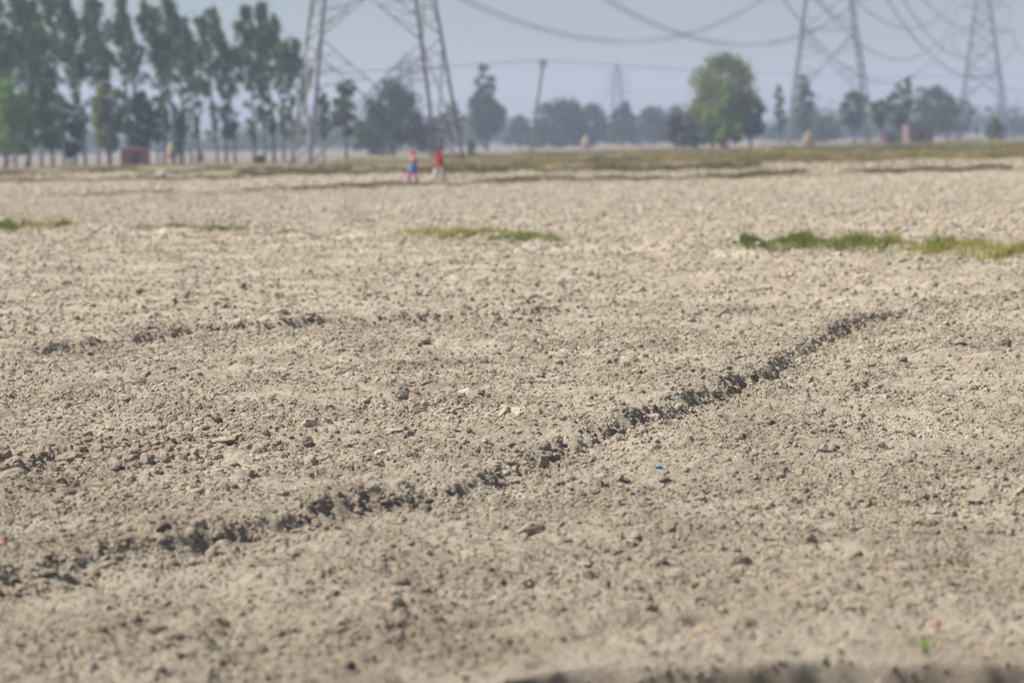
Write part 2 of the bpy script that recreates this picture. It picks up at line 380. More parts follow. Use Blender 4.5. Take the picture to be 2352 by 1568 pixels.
# ------------------------------------------------------------------ ground sheet
def build_ground():
    th_f = np.linspace(-math.radians(13.6), math.radians(13.6), 800)
    th_m = math.radians(13.6) + np.cumsum(np.linspace(0.0008, 0.012, 34))
    th_c = np.linspace(th_m[-1], 2 * math.pi - th_m[-1], 60)[1:-1]
    th = np.concatenate([-th_m[::-1], th_f, th_m, th_c])        # the last columns close the round behind the camera
    rr = [0.0, 1.5, 3.0, 4.5, 5.6, 6.4, 7.0, 7.4]
    while rr[-1] < 240:
        q = rr[-1]; rr.append(q + min(max(0.010, 0.55 * q * q / (CAM_H * 2418)), 0.0032 * q + (q > 60) * 0.003 * q))
    while rr[-1] < 2350: rr.append(rr[-1] * 1.035)
    rr = np.array(rr)
    nr, nc = len(rr), len(th)
    Rr, T = np.meshgrid(rr, th, indexing='ij')
    x = (Rr * np.sin(T)).ravel().astype(np.float32); y = (Rr * np.cos(T)).ravel().astype(np.float32)
    z = ground_h(x, y)
    i = np.arange(nr - 1)[:, None]; j = np.arange(nc)[None, :]; jn = (j + 1) % nc
    Fc = np.stack([i * nc + j, i * nc + jn, (i + 1) * nc + jn, (i + 1) * nc + j], -1).reshape(-1, 4)[:, ::-1]
    me = mesh_np('ground', np.stack([x, y, z], 1), Fc, True)
    r = np.hypot(x, y)
    stub = np.maximum(sstep(225, 300, r + 12 * perlin(x * .03, y * .03, 91)), (0.42 + 0.2 * perlin(x * .06, y * .09, 92)) * sstep(48, 72, r))  # far stubble; nearer in, greyer soil also darkened for self-shadow its flat relief lacks
    me.attributes.new('stubble_and_shade', 'FLOAT', 'POINT').data.foreach_set('value', stub.astype(np.float32))
    dust = np.zeros_like(x); turf = np.zeros_like(x)
    m = (r > 36) & (r < 90); s, al = pdist(x[m], y[m], bund1)
    dust[m] = np.exp(-((s + 0.95) / 0.8) ** 2) * np.clip(0.55 + 1.5 * perlin(x[m] * 0.4, y[m] * 0.4, 95), 0, 1)
    for P, lo, hi, wd in ((bund2, 88, 150, .8), (bund3, 140, 260, 1.6), (bund4, 150, 330, 2.5), (bund2l, 70, 150, .6), (bund5, 110, 210, .9), (bund6, 110, 210, 1.0), (bund7, 180, 420, 2.6), (bund8, 160, 330, 2.0)):
        m = (r > lo) & (r < hi); s, al = pdist(x[m], y[m], P)
        turf[m] = np.maximum(turf[m], np.exp(-(s / wd) ** 2) * np.clip(0.9 + 0.7 * perlin(x[m] * 0.25, y[m] * 0.25, 96), 0, 1))
    me.attributes.new('dust', 'FLOAT', 'POINT').data.foreach_set('value', dust.astype(np.float32))
    me.attributes.new('turf', 'FLOAT', 'POINT').data.foreach_set('value', turf.astype(np.float32))
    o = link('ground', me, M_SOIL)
    tag(o, 'dry grey brown ploughed earth stretching across the plain', 'ground', kind='structure')
    print('ground', nr, nc, len(Fc) * 2)
build_ground()

# ------------------------------------------------------------------ clods
def clod_mesh(name, seed, sub, flat=0.6, cuts=9, rough=0.10):
    rnd = random.Random(seed); bm = bmesh.new(); bmesh.ops.create_icosphere(bm, subdivisions=sub, radius=1.0)
    pl = []
    for k in range(cuts):
        n = Vector((rnd.gauss(0, 1), rnd.gauss(0, 1), rnd.gauss(0, 1))).normalized(); pl.append((n, rnd.uniform(0.55, 0.95)))
    off = Vector((seed * 3.1, seed * 1.7, 0)); el = rnd.uniform(0.6, 0.95)
    for v in bm.verts:
        d = v.co.normalized(); r = 1.1
        for n, q in pl:
            c = d.dot(n)
            if c > 0.05: r = min(r, q / c)
        r *= 1 + rough * mnoise.noise(d * 2.2 + off) * 1.4 + rough * mnoise.noise(d * 5 + off) + rough * 0.6 * mnoise.noise(d * 11 + off)
        v.co = Vector((d.x * r, d.y * r * el, d.z * r * flat))
    me = bpy.data.meshes.new(name); bm.to_mesh(me); bm.free(); me.materials.append(M_CLOD)
    if sub > 9: me.polygons.foreach_set('use_smooth', [False] * len(me.polygons))
    me.update(); return me

# crumbs: too many to count, strewn by geometry nodes over the field in view
def build_crumbs():
    lib = bpy.data.collections.new('crumb_shapes')
    NV = 12
    for k in range(NV):
        lib.objects.link(bpy.data.objects.new('crumb_shape_%02d' % k, clod_mesh('crumb', 100 + k, 2 if k < 8 else 3, random.Random(k).uniform(0.6, 1.0), 8, 0.14)))
    P = []; Sz = []
    def scatter(n, r0, r1, s0, s1, k, half=13.3, power=2.0):
        u = RNG.random(n); r = np.sqrt(r0 * r0 + u * (r1 * r1 - r0 * r0)); t = np.radians(RNG.uniform(-half, half, n))
        x = r * np.sin(t); y = r * np.cos(t)
        keep = RNG.random(n) < np.clip(0.62 + 0.9 * perlin(x * 0.6, y * 0.6, 131) + 0.5 * perlin(x * 2.2, y * 2.2, 132), 0.08, 1)
        sz = s0 + (s1 - s0) * RNG.random(n) ** k
        P.append(np.stack([x[keep], y[keep]], 1)); Sz.append(sz[keep])
    scatter(180000, 7.6, 15, 0.003, 0.013, 2.2, 16.5)
    scatter(19000, 7.6, 15, 0.010, 0.026, 2.6, 16.5)
    scatter(230000, 13, 26, 0.005, 0.018, 2.2)
    scatter(24000, 13, 28, 0.013, 0.04, 2.6)
    scatter(130000, 24, 50, 0.009, 0.032, 2.2)
    scatter(12000, 26, 55, 0.03, 0.075, 3.0)
    scatter(150000, 46, 118, 0.025, 0.085, 2.0)
    scatter(60000, 105, 235, 0.05, 0.16, 2.0)
    # rough patches where the plough left more clods
    for px, py, sx, sy, n, s0, s1 in ((520, 1010, 260, 60, 900, .02, .05), (250, 1070, 220, 40, 500, .02, .055), (1100, 950, 200, 60, 700, .015, .045), (1420, 835, 90, 25, 180, .02, .05), (760, 850, 90, 20, 160, .02, .05),
                                      (1150, 660, 700, 45, 1300, .025, .075), (500, 690, 420, 40, 700, .025, .07), (1900, 800, 300, 60, 700, .015, .045), (2200, 1180, 120, 50, 260, .012, .035), (1700, 1120, 300, 90, 500, .012, .03), (900, 1380, 500, 80, 500, .008, .024)):
        q = np.array([G(a, max(b, 600)) for a, b in zip(RNG.normal(px, sx, n), RNG.normal(py, sy, n))])
        P.append(q); Sz.append(s0 + (s1 - s0) * RNG.random(n) ** 2.2)
    # along the furrow lips the broken soil lies thicker
    for PL, n, s0, s1, lo, hi in ((scarp1, 11000, 0.005, 0.026, -0.26, 0.2), (scarp1, 260, 0.02, 0.045, -0.2, 0.14), (scarp2, 2600, 0.008, 0.03, -0.25, 0.12), (scarp3, 1500, 0.01, 0.05, -0.2, 0.15),
                          (bund1, 9000, 0.015, 0.06, -1.6, -0.1)):
        L = np.concatenate([[0], np.cumsum(np.hypot(*np.diff(PL, axis=0).T))]); t = RNG.random(n) * L[-1]
        x = np.interp(t, L, PL[:, 0]); y = np.interp(t, L, PL[:, 1])
        d = np.stack([np.interp(t + .05, L, PL[:, 0]) - np.interp(t - .05, L, PL[:, 0]), np.interp(t + .05, L, PL[:, 1]) - np.interp(t - .05, L, PL[:, 1])], 1)
        d /= np.maximum(np.linalg.norm(d, axis=1, keepdims=True), 1e-6); o = lo + (hi - lo) * RNG.random(n)
        P.append(np.stack([x - d[:, 1] * o, y + d[:, 0] * o], 1)); Sz.append(s0 + (s1 - s0) * RNG.random(n) ** 2.5)
    P = np.concatenate(P); Sz = np.concatenate(Sz); n = len(P)
    z = ground_h(P[:, 0], P[:, 1]) - Sz * RNG.uniform(-0.1, 0.42, n)
    me = bpy.data.meshes.new('soil_crumbs'); me.vertices.add(n)
    me.vertices.foreach_set('co', np.stack([P[:, 0], P[:, 1], z], 1).astype(np.float32).ravel())
    rot = np.stack([RNG.uniform(-0.4, 0.4, n), RNG.uniform(-0.4, 0.4, n), RNG.uniform(0, 6.283, n)], 1).astype(np.float32)
    me.attributes.new('rot', 'FLOAT_VECTOR', 'POINT').data.foreach_set('vector', rot.ravel())
    me.attributes.new('size', 'FLOAT', 'POINT').data.foreach_set('value', Sz.astype(np.float32))
    me.attributes.new('pick', 'INT', 'POINT').data.foreach_set('value', RNG.integers(0, NV, n).astype(np.int32))
    me.update()
    o = link('soil_crumbs', me); tag(o, 'loose crumbs and small clods of dry soil strewn over the field', 'soil', kind='stuff')
    ng = bpy.data.node_groups.new('strew_crumbs', 'GeometryNodeTree')
    ng.interface.new_socket('Geometry', in_out='INPUT', socket_type='NodeSocketGeometry'); ng.interface.new_socket('Geometry', in_out='OUTPUT', socket_type='NodeSocketGeometry')
    nd = ng.nodes; gi = nd.new('NodeGroupInput'); go = nd.new('NodeGroupOutput'); ip = nd.new('GeometryNodeInstanceOnPoints')
    ci = nd.new('GeometryNodeCollectionInfo'); ci.inputs['Collection'].default_value = lib; ci.inputs['Separate Children'].default_value = True; ci.inputs['Reset Children'].default_value = True
    def na(nm, ty):
        q = nd.new('GeometryNodeInputNamedAttribute'); q.data_type = ty; q.inputs[0].default_value = nm; return q.outputs[0]
    e2r = nd.new('FunctionNodeEulerToRotation'); ng.links.new(na('rot', 'FLOAT_VECTOR'), e2r.inputs[0])
    ng.links.new(gi.outputs[0], ip.inputs['Points']); ng.links.new(ci.outputs[0], ip.inputs['Instance']); ip.inputs['Pick Instance'].default_value = True
    ng.links.new(na('pick', 'INT'), ip.inputs['Instance Index']); ng.links.new(e2r.outputs[0], ip.inputs['Rotation']); ng.links.new(na('size', 'FLOAT'), ip.inputs['Scale'])
    ng.links.new(ip.outputs[0], go.inputs[0])
    md = o.modifiers.new('strew', 'NODES'); md.node_group = ng
    print('crumbs', n)
build_crumbs()

# single clods that can be told apart: photo position of the clod's foot, width in photo pixels, height share, turn, label
HERO = [
    (787, 850, 56, 0.40, 0.1, 'long pale flat-topped clod with a dark right end, beyond the small back furrow'),
    (738, 836, 34, 0.40, 0.5, 'pale rounded clod just left of the long flat-topped clod'),
    (925, 918, 38, 0.85, 0.8, 'dark upright wedge-shaped clod standing alone in mid field'),
    (560, 1125, 30, 1.10, 1.9, 'dark upright block of soil standing alone on fine pale tilth'),
    (300, 1072, 58, 0.62, 0.4, 'large angular clod with a dark hollow underside at the left'),
    (268, 1092, 32, 0.60, 1.2, 'clod tucked below the large angular clod at the left'),
    (340, 1015, 42, 0.50, 0.3, 'pale lumpy clod left of the broad slab in the left field'),
    (410, 1010, 56, 0.42, 0.2, 'broad tilted slab of soil in the left field'),
    (508, 1018, 64, 0.35, 2.9, 'wide flat clod shaded along its lower edge, right of the broad slab'),
    (545, 1008, 36, 0.45, 1.0, 'grey clod leaning on the wide flat clod'),
    (705, 985, 48, 0.45, 0.6, 'pale square-shouldered clod in the middle of the left field'),
    (625, 965, 62, 0.30, 0.1, 'low broad pale crust of soil above the square-shouldered clod'),
    (962, 958, 54, 0.50, 0.7, 'rough dark clod below the upright wedge-shaped one'),
    (925, 960, 30, 0.50, 2.1, 'smaller clod touching the left side of the rough dark clod'),
    (640, 722, 42, 0.45, 0.5, 'pale clod with a dark right end beyond the back furrow'),
    (975, 795, 30, 0.75, 0.2, 'dark crumbly upright clod above the centre of the field'),
    (1350, 828, 46, 0.32, 0.0, 'flat white-topped slab, left of the pair of pale slabs'),
    (1405, 815, 38, 0.60, 0.6, 'dark-faced clod behind the flat white-topped slabs'),
    (1450, 846, 50, 0.45, 0.5, 'pale-topped slab with dark right end, right of the pair'),
    (1440, 828, 40, 0.30, 2.4, 'thin plate of soil lying between the pale slabs'),
    (1165, 965, 58, 0.40, 0.9, 'long tilted plate of soil in front of the main furrow lip'),
    (1190, 978, 44, 0.60, 2.2, 'upright clod leaning on the long tilted plate'),
    (1230, 975, 30, 0.55, 1.4, 'small pale clod right of the tilted plate'),
    (1070, 905, 44, 0.30, 0.4, 'low pale plate of soil left of centre'),
    (1080, 990, 26, 0.60, 1.9, 'small dark boulder-like clod below the low pale plate'),
    (905, 1004, 48, 0.30, 0.2, 'pale ridge-shaped clod in the left centre'),
    (1755, 664, 36, 0.45, 0.2, 'white block of soil beyond the furrow, below the grass'),
    (1465, 672, 44, 0.40, 0.8, 'pale cracked slab of soil far right of centre'),
    (1290, 650, 26, 0.45, 0.3, 'little white clod in the far middle of the field'),
    (1860, 868, 30, 1.00, 1.0, 'dark upright clod standing in the furrow bed at the right'),
    (1845, 872, 34, 0.45, 2.0, 'pale clod at the left foot of the dark upright one'),
    (2305, 800, 44, 0.50, 0.7, 'dark-sided clod near the right edge of the field'),
    (2205, 805, 30, 0.45, 0.5, 'pale small clod left of the dark-sided one at the right'),
    (1980, 875, 36, 0.50, 1.2, 'rounded grey clod right of the furrow'),
    (2010, 883, 40, 0.35, 0.9, 'slanted ridge of soil right of the rounded grey clod'),
    (1530, 1150, 24, 0.50, 0.9, 'rough clod below the blue scrap in the near field'),
    (1605, 1145, 34, 0.45, 0.4, 'dark hollow-sided clod in the near right field'),
    (1890, 1050, 31, 0.55, 0.8, 'craggy dark cluster of soil in the near right field'),
    (2025, 1035, 30, 0.60, 0.3, 'small pointed clod right of the craggy cluster'),
    (1500, 1015, 26, 0.60, 0.9, 'knob of soil fallen into the main furrow'),
    (1245, 1068, 36, 0.80, 0.9, 'pale upright clod on the furrow lip, right of centre'),
    (975, 1165, 31, 0.55, 0.3, 'overhanging lump of soil on the furrow lip'),
    (640, 1172, 21, 0.55, 0.9, 'dark crumb heap on the furrow lip in the left centre'),
    (725, 1205, 30, 0.60, 1.3, 'lump of soil on the furrow slope below the crumb heap'),
    (250, 1310, 34, 0.55, 0.4, 'undercut lump at the left end of the furrow'),
    (110, 1330, 43, 0.42, 0.2, 'long undercut shelf of soil at the far left of the furrow'),
    (45, 1345, 32, 0.55, 0.7, 'dark block of soil at the left end of the furrow'),
    (600, 1372, 40, 0.36, 0.1, 'flat clod with a black shadow beneath it in the near left field'),
    (440, 1392, 26, 0.50, 0.5, 'small clod with a dark foot below the furrow at the left'),
    (378, 1352, 50, 0.80, 0.9, 'blurred upright clump in the near left field'),
    (1220, 1222, 66, 0.40, 0.3, 'pale crusted clod in the near centre field'),
    (2140, 1210, 38, 0.55, 0.6, 'tall blurred clod near the right edge'),
    (2215, 1232, 32, 0.55, 1.4, 'dark hollow clod at the right edge, below the seedling'),
    (2260, 1150, 80, 0.35, 0.2, 'long undercut clod behind the green seedling'),
    (1600, 1378, 40, 0.50, 0.2, 'blurred grey clod in the near right field'),
    (30, 1115, 60, 0.60, 0.4, 'dark undercut block at the left edge of the field'),
    (150, 1055, 70, 0.45, 0.2, 'row of dark lumps fused in one long clod at the left'),
    (10, 1070, 40, 0.70, 1.1, 'dark rough clod cut by the left edge of the picture'),
    (790, 1440, 44, 0.50, 0.4, 'out of focus clod in the near left field, below the crusted one'),
    (1260, 1330, 36, 0.60, 0.9, 'soft pale clod in the middle of the near field'),
    (365, 1535, 37, 0.45, 0.7, 'blurred clump of soil at the bottom left'),
    (1660, 1395, 30, 0.55, 1.6, 'small blurred clod right of the grey one in the near field'),
    (2030, 1398, 46, 0.45, 0.3, 'blurred brown clod with a dark side at the lower right'),
]
hero_mesh = [clod_mesh('clod', 300 + k, 4, 1.0, 8 + k % 4, 0.11) for k in range(10)]
def place_clod(x, y, w, hs, rz, me, tilt=0.25, sink=0.28):
    o = link('soil_clod', me)
    a = w / 2
    hh = a * hs
    q = 0.35 * a; z = float(ground_h(np.array([x, x + q, x - q, x, x]), np.array([y, y, y, y - q, y + q])).mean())
    o.location = (x, y, z + hh * (1 - 2 * sink))
    o.scale = (a * random.uniform(0.95, 1.05), a * random.uniform(0.8, 1.05), hh * 1.15)
    o.rotation_euler = (Matrix.Rotation(random.uniform(0.0, tilt * 1.6), 3, 'X') @ Matrix.Rotation(random.uniform(-tilt, tilt), 3, 'Y') @ Matrix.Rotation(rz, 3, 'Z')).to_euler()
    return o
for k, (px, py, w, hs, rz, lab) in enumerate(HERO):
    p = G(px, py, 0.02); d = math.hypot(*p)
    o = place_clod(p[0], p[1] + 0.02, w / FPX * d * 1.08, hs * 0.9, rz, hero_mesh[k % 10], 0.22, 0.24)
    if any(q in lab for q in ('pale', 'white', 'flat', 'slab', 'plate')): o.material_slots[0].link = 'OBJECT'; o.material_slots[0].material = M_CLODP
    tag(o, lab, 'clod', 'larger soil clods on the field')
nb = 0
while nb < 225:
    u = random.random(); py = 590 + 950 * u ** 1.15; px = random.uniform(-40, 2400)
    p = G(px, py); d = math.hypot(*p)
    if py > 1500 and px > 1100: continue
    w = random.uniform(0.05, 0.12) * (1.0 if d < 25 else 1.35)
    o = place_clod(p[0], p[1], w, random.uniform(0.28, 0.65), random.uniform(0, 6.28), hero_mesh[nb % 10], 0.35, 0.38)
    row = 'in the blurred nearest soil' if py > 1330 else 'on the near side of the main furrow' if px > 0 and py > np.interp(px, [0, 960, 2000, 2352], [1352, 1170, 745, 690]) else 'between main and back furrow' if py > 770 else 'beyond the back furrow'
    side = 'left' if px < 784 else 'middle' if px < 1568 else 'right'
    size = 'tiny' if w < .075 else 'small' if w < .11 else 'fist-sized'
    lab = '%s grey soil clod %s, %s third' % (size, row, side)
    tag(o, lab, 'clod', lab.replace('clod', 'clods', 1))
    nb += 1

# ------------------------------------------------------------------ litter on the soil
def build_straw():
    V = []; Fc = []; Q = []
    for k in range(900):
        px = random.uniform(-40, 2400); py = 640 + 900 * random.random() ** 1.2
        if k < 90: px = random.gauss(1150, 230); py = random.gauss(900, 70)
        if 90 <= k < 240: px = random.gauss(1950, 300); py = random.gauss(1330, 110)
        Q.append(G(px, py))
    Q = np.array(Q); Z = ground_h(Q[:, 0], Q[:, 1])
    for (x, y), z_ in zip(Q, Z):
        l = random.uniform(0.02, 0.075) * (1 if y < 20 else 1.3); w = random.uniform(0.0016, 0.003)
        a = random.uniform(0, 6.28); e = random.choice((random.uniform(-0.1, 0.3), random.uniform(-0.1, 0.3), random.uniform(0.6, 1.4)))
        d = Vector((math.cos(a) * math.cos(e), math.sin(a) * math.cos(e), math.sin(e)))
        s_ = d.cross(Vector((0, 0, 1))).normalized() * w; t_ = d.cross(s_).normalized() * w
        b = Vector((x, y, z_ + 0.006)); i = len(V)
        for q in (b - d * l * 0.2, b + d * l * 0.8):
            V += [q + s_, q - s_ * .5 + t_ * .87, q - s_ * .5 - t_ * .87]
        Fc += [(i, i + 1, i + 4, i + 3), (i + 1, i + 2, i + 5, i + 4), (i + 2, i, i + 3, i + 5)]
    me = bpy.data.meshes.new('straw_litter'); me.from_pydata([tuple(v) for v in V], [], Fc); me.update()
    tag(link('straw_litter', me, M_STRAW), 'short pale broken straws lying on the soil', 'straw', kind='stuff')
build_straw()
def scrap(px, py, w, m, lab, name, cat, seed):
    """a small crumpled sheet with thickness"""
    x, y = G(px, py); d = math.hypot(x, y); s_ = w / FPX * d / 2; rnd = random.Random(seed)
    bm = bmesh.new(); bmesh.ops.create_grid(bm, x_segments=5, y_segments=4, size=1.0)
    for v in bm.verts:
        v.co = Vector((v.co.x * s_ + rnd.uniform(-.15, .15) * s_, v.co.y * s_ * 0.7 + rnd.uniform(-.15, .15) * s_, s_ * (0.35 + rnd.uniform(0, .75))))
    r_ = bmesh.ops.extrude_face_region(bm, geom=bm.faces[:])
    for v in [q for q in r_['geom'] if isinstance(q, bmesh.types.BMVert)]: v.co.z -= 0.15 * s_
    bmesh.ops.recalc_face_normals(bm, faces=bm.faces)
    me = bpy.data.meshes.new(name); bm.to_mesh(me); bm.free()
    o = link(name, me, m); o.location = (x, y, mz(x, y) + 0.02); o.rotation_euler = (0.5, 0.1, rnd.uniform(0, 3))
    tag(o, lab, cat)
scrap(1515, 1088, 17, M_BLUE, 'bright blue plastic scrap in the near field below the furrow', 'plastic_scrap', 'litter', 1)
scrap(842, 1070, 11, M_BLUE, 'tiny blue plastic scrap in the left centre of the field', 'plastic_scrap', 'litter', 2)
scrap(1566, 990, 9, M_BLUE, 'tiny blue plastic scrap at the furrow foot', 'plastic_scrap', 'litter', 3)
scrap(206, 1069, 20, M_WHITEP, 'crumpled whitish plastic scrap among the dark clods at the left', 'plastic_scrap', 'litter', 4)
scrap(180, 1466, 20, M_WHITEP, 'blurred whitish scrap at the lower left', 'plastic_scrap', 'litter', 5)
def chip(px, py, w, lab, seed):
    x, y = G(px, py); d = math.hypot(x, y)
    o = link('brick_chip', clod_mesh('brick_chip', seed, 2, 0.5, 8, 0.05)); o.data.materials.clear(); o.data.materials.append(M_REDB)
    a = w / FPX * d / 2; o.scale = (a, a, a); o.location = (x, y, mz(x, y) + 0.02 + a * .3); o.rotation_euler = (.3, .2, seed)
    tag(o, lab, 'brick chip')
chip(146, 1516, 17, 'orange brick chip at the bottom left of the field', 501)
chip(6, 1273, 18, 'reddish brick chip by the left edge above the furrow', 502)
chip(176, 1111, 7, 'tiny red brick chip below the dark clods at the left', 503)
chip(2150, 1455, 30, 'flat orange brick chip at the lower right', 504)
chip(530, 1240, 16, 'pinkish brick chip on the slope of the furrow', 505)
chip(1012, 916, 8, 'tiny red brick chip right of the wedge-shaped clod', 506)

# ------------------------------------------------------------------ grass
def blades(name, pts_xy, hts, wds, m, lab, cat='grass', lean=0.5, zf=gz, vec=True, spread=1):
    """upright tapering blades, one bent strip of three faces each"""
    pts_xy = np.asarray(pts_xy); n = len(pts_xy); z = ground_h(pts_xy[:, 0], pts_xy[:, 1]) - 0.01
    a = RNG.uniform(0, 6.283, n); b = RNG.uniform(0, 6.283, n); ln = RNG.uniform(0.05, lean, n) * hts
    base = np.stack([pts_xy[:, 0], pts_xy[:, 1], z], 1)
    sd = np.stack([np.cos(a), np.sin(a), np.zeros(n)], 1) * (wds / 2)[:, None]; ld = np.stack([np.cos(b), np.sin(b), np.zeros(n)], 1) * ln[:, None]
    up = np.stack([np.zeros(n), np.zeros(n), hts], 1)
    v = np.stack([base - sd, base + sd, base + up * .55 + ld * .3 - sd * .8, base + up * .55 + ld * .3 + sd * .8, base + up + ld - sd * .12, base + up + ld + sd * .12], 1).reshape(-1, 3)
    i = np.arange(n)[:, None] * 6
    f = np.concatenate([i + np.array([[0, 1, 3, 2]]), i + np.array([[2, 3, 5, 4]])], 0)
    o = link(name, mesh_np(name, v, f), m); tag(o, lab, cat, kind='stuff'); return o
def along(P, n, a0, a1, w, off=0.0, clump=0.0, seed=0):
    L = np.concatenate([[0], np.cumsum(np.hypot(*np.diff(P, axis=0).T))]); t = (a0 + (a1 - a0) * RNG.random(n)) * L[-1]
    if clump: t = t + clump * np.sin(t * 2.1 / max(clump, .2) + seed)
    t = np.clip(t, a0 * L[-1], a1 * L[-1])
    x = np.interp(t, L, P[:, 0]); y = np.interp(t, L, P[:, 1]); e = 0.3
    d = np.stack([np.interp(t + e, L, P[:, 0]) - np.interp(t - e, L, P[:, 0]), np.interp(t + e, L, P[:, 1]) - np.interp(t - e, L, P[:, 1])], 1)
    d /= np.maximum(np.linalg.norm(d, axis=1, keepdims=True), 1e-6); o = off + RNG.normal(0, w, n)
    return np.stack([x - d[:, 1] * o, y + d[:, 0] * o], 1)
def along_px(P, x0, x1):
    """share of the way along P between two photo columns"""
    px = np.array([1176 + FPX * q[0] / q[1] for q in P]); L = np.concatenate([[0], np.cumsum(np.hypot(*np.diff(P, axis=0).T))]) / 1.0
    return np.interp(x0, px, L) / L[-1], np.interp(x1, px, L) / L[-1]
def tufts(x0, x1, n, hm, m, lab, w=0.28, off=0.0, clump=0.25, seed=0):
    a0, a1 = along_px(bund1, x0, x1); P = along(bund1, n, a0, a1, w, off, clump, seed)
    k = np.clip(0.8 + 1.1 * perlin(P[:, 0] * 1.5, P[:, 1] * 1.5, 200 + seed), 0.1, 1.2)
    keep = RNG.random(n) < k + 0.06
    P = P[keep]; k = k[keep]; far = RNG.random(len(P)) < .22
    P[far] += RNG.normal(0, 1, (int(far.sum()), 2)) * np.array([.45, .5]); k[far] *= .5
    blades('grass_patch', P, 0.66 * hm * (0.35 + 0.8 * RNG.random(len(P)) + 1.0 * (RNG.random(len(P)) < .03)) * (0.4 + 0.6 * k), RNG.uniform(0.006, 0.013, len(P)), m, lab)
tufts(-60, 62, 3800, 0.30, M_GRASS, 'green grass tufts on the near bund at the left edge', .30, .0, .35, 1)
tufts(20, 62, 900, 0.42, M_GRASS, 'tall dark green tuft on the near bund beside the left edge tufts', .15, 0, .1, 2)
tufts(78, 165, 2600, 0.22, M_MIXED, 'yellow and green grass patch, second from left on the near bund', .30, 0, .3, 3)
tufts(330, 470, 1500, 0.12, M_GRASS, 'thin low green strip of grass on the left half of the near bund', .22, 0, .5, 4)
tufts(470, 570, 2600, 0.17, M_GRASS, 'denser green grass patch right of the thin strip on the near bund', .28, 0, .3, 5)
tufts(570, 710, 1100, 0.10, M_GRASS, 'sparse green sprigs right of the denser patch on the near bund', .2, 0, .5, 6)
tufts(925, 1245, 5200, 0.22, M_MIXED, 'yellowing dry grass strip on the middle of the near bund', .28, 0.15, .4, 7)
tufts(1045, 1250, 3000, 0.14, M_GRASS, 'short green fringe in front of the yellowing strip', .16, -0.38, .3, 8)
tufts(1262, 1300, 500, 0.20, M_GRASS, 'small lone green tuft right of the yellowing strip', .12, -.1, .05, 9)
tufts(1690, 2050, 12500, 0.24, M_GRASS, 'long dense green grass strip on the right of the near bund', .30, 0, .35, 10)
tufts(1930, 2080, 3200, 0.36, M_MIXED, 'taller yellow green tussock in the long green strip', .24, .1, .2, 11)
tufts(2080, 2145, 700, 0.16, M_MIXED, 'sparse dry stalks right of the long green strip', .3, 0, .3, 12)
tufts(2148, 2175, 1100, 0.40, M_GRASS, 'upright leafy green weed clump near the right end of the bund', .12, 0, .05, 13)
tufts(2160, 2420, 7500, 0.26, M_MIXED, 'green and yellow grass patch at the right edge of the near bund', .36, -.1, .4, 14)
def strip(P, x0, x1, n, h, w, m, lab, bw, seed, off=0.0, name='grass_strip'):
    a0, a1 = along_px(P, x0, x1); q = along(P, n, a0, a1, w, off)
    k = np.clip(0.65 + 0.9 * perlin(q[:, 0] * 0.22, q[:, 1] * 0.5, 300 + seed), 0.28, 1.3); keep = RNG.random(n) < k + .2
    q = q[keep]; k = k[keep]
    blades(name, q, h * (0.4 + 0.8 * RNG.random(len(q))) * (.55 + .55 * k), RNG.uniform(.6, 1.3, len(q)) * bw, m, lab)
strip(bund2, 560, 1850, 15000, 0.19, 0.34, M_BANK, 'brown dry grass along the bund where the two walkers are', .02, 1, .15)
strip(bund2, 1950, 2330, 4500, 0.2, 0.3, M_BANK, 'short brown grass bund in the right field', .02, 2)
strip(bund2l, 90, 400, 900, 0.14, 0.3, M_BANK, 'faint brown grass line in the left field', .02, 3)
strip(bund3, -80, 1000, 12000, 0.30, 0.7, M_BANK, 'dry grass bund running behind the walkers at the left', .035, 4, .3)
strip(bund3, 1000, 1750, 11000, 0.42, 0.8, M_VERGE, 'dry and green grass on the far middle bund', .035, 5, .3)
strip(bund3, 1700, 2450, 17000, 0.55, 0.8, M_DRY, 'golden dry grass bund at the far right', .035, 6, .2)
strip(bund4, 950, 1700, 4500, 0.34, 1.6, M_WEED, 'patchy brown grass along the far bund, middle part', .05, 7)
strip(bund4, 1700, 2450, 5000, 0.36, 1.6, M_WEED, 'patchy brown grass along the far bund, right part', .05, 8)
strip(bund5, -80, 640, 3500, 0.20, 0.5, M_BANK, 'thin brown grass line in the far left field', .03, 9)
strip(bund6, 560, 1750, 10000, 0.32, 0.6, M_BANK, 'brown grass line just behind the two walkers', .03, 10)
strip(bund7, 1000, 2450, 14000, 0.45, 1.0, M_BANK, 'dark olive grass line below the tall weeds', .05, 11)
strip(bund8, 1350, 2450, 13000, 0.42, 0.8, M_BANK, 'brown grass line between the golden bund and the weeds', .04, 12)
def verge(x0, x1, y0, y1, n, h, m, lab, bw, seed):
    px = RNG.uniform(x0, x1, n); t = RNG.random(n); Yd = y0 + (y1 - y0) * t
    x = (px - 1176) / FPX * Yd; k = np.clip(.35 + 1.5 * perlin(x * .10, Yd * .14, 320 + seed), 0, 1.3); keep = RNG.random(n) < k + .08
    q = np.stack([x, Yd], 1)[keep]; k = k[keep]
    blades('grass_verge', q, h * (.4 + .8 * RNG.random(len(q))) * (.5 + .6 * k), RNG.uniform(.6, 1.3, len(q)) * bw, m, lab)
verge(-120, 760, 232, 262, 12000, 0.36, M_VERGE, 'low green verge along the foot of the poplar grove', .07, 1)
verge(740, 1250, 190, 262, 7000, 0.34, M_WEED, 'rough dry weeds around the foot of the large pylon', .06, 2)
verge(780, 1250, 230, 275, 6000, 0.5, M_VERGE, 'olive weeds behind the two walkers', .07, 5)
verge(1180, 1800, 265, 300, 8000, 0.85, M_VERGE, 'tall tangled weeds between the leaning pole and the round tree', .08, 3)
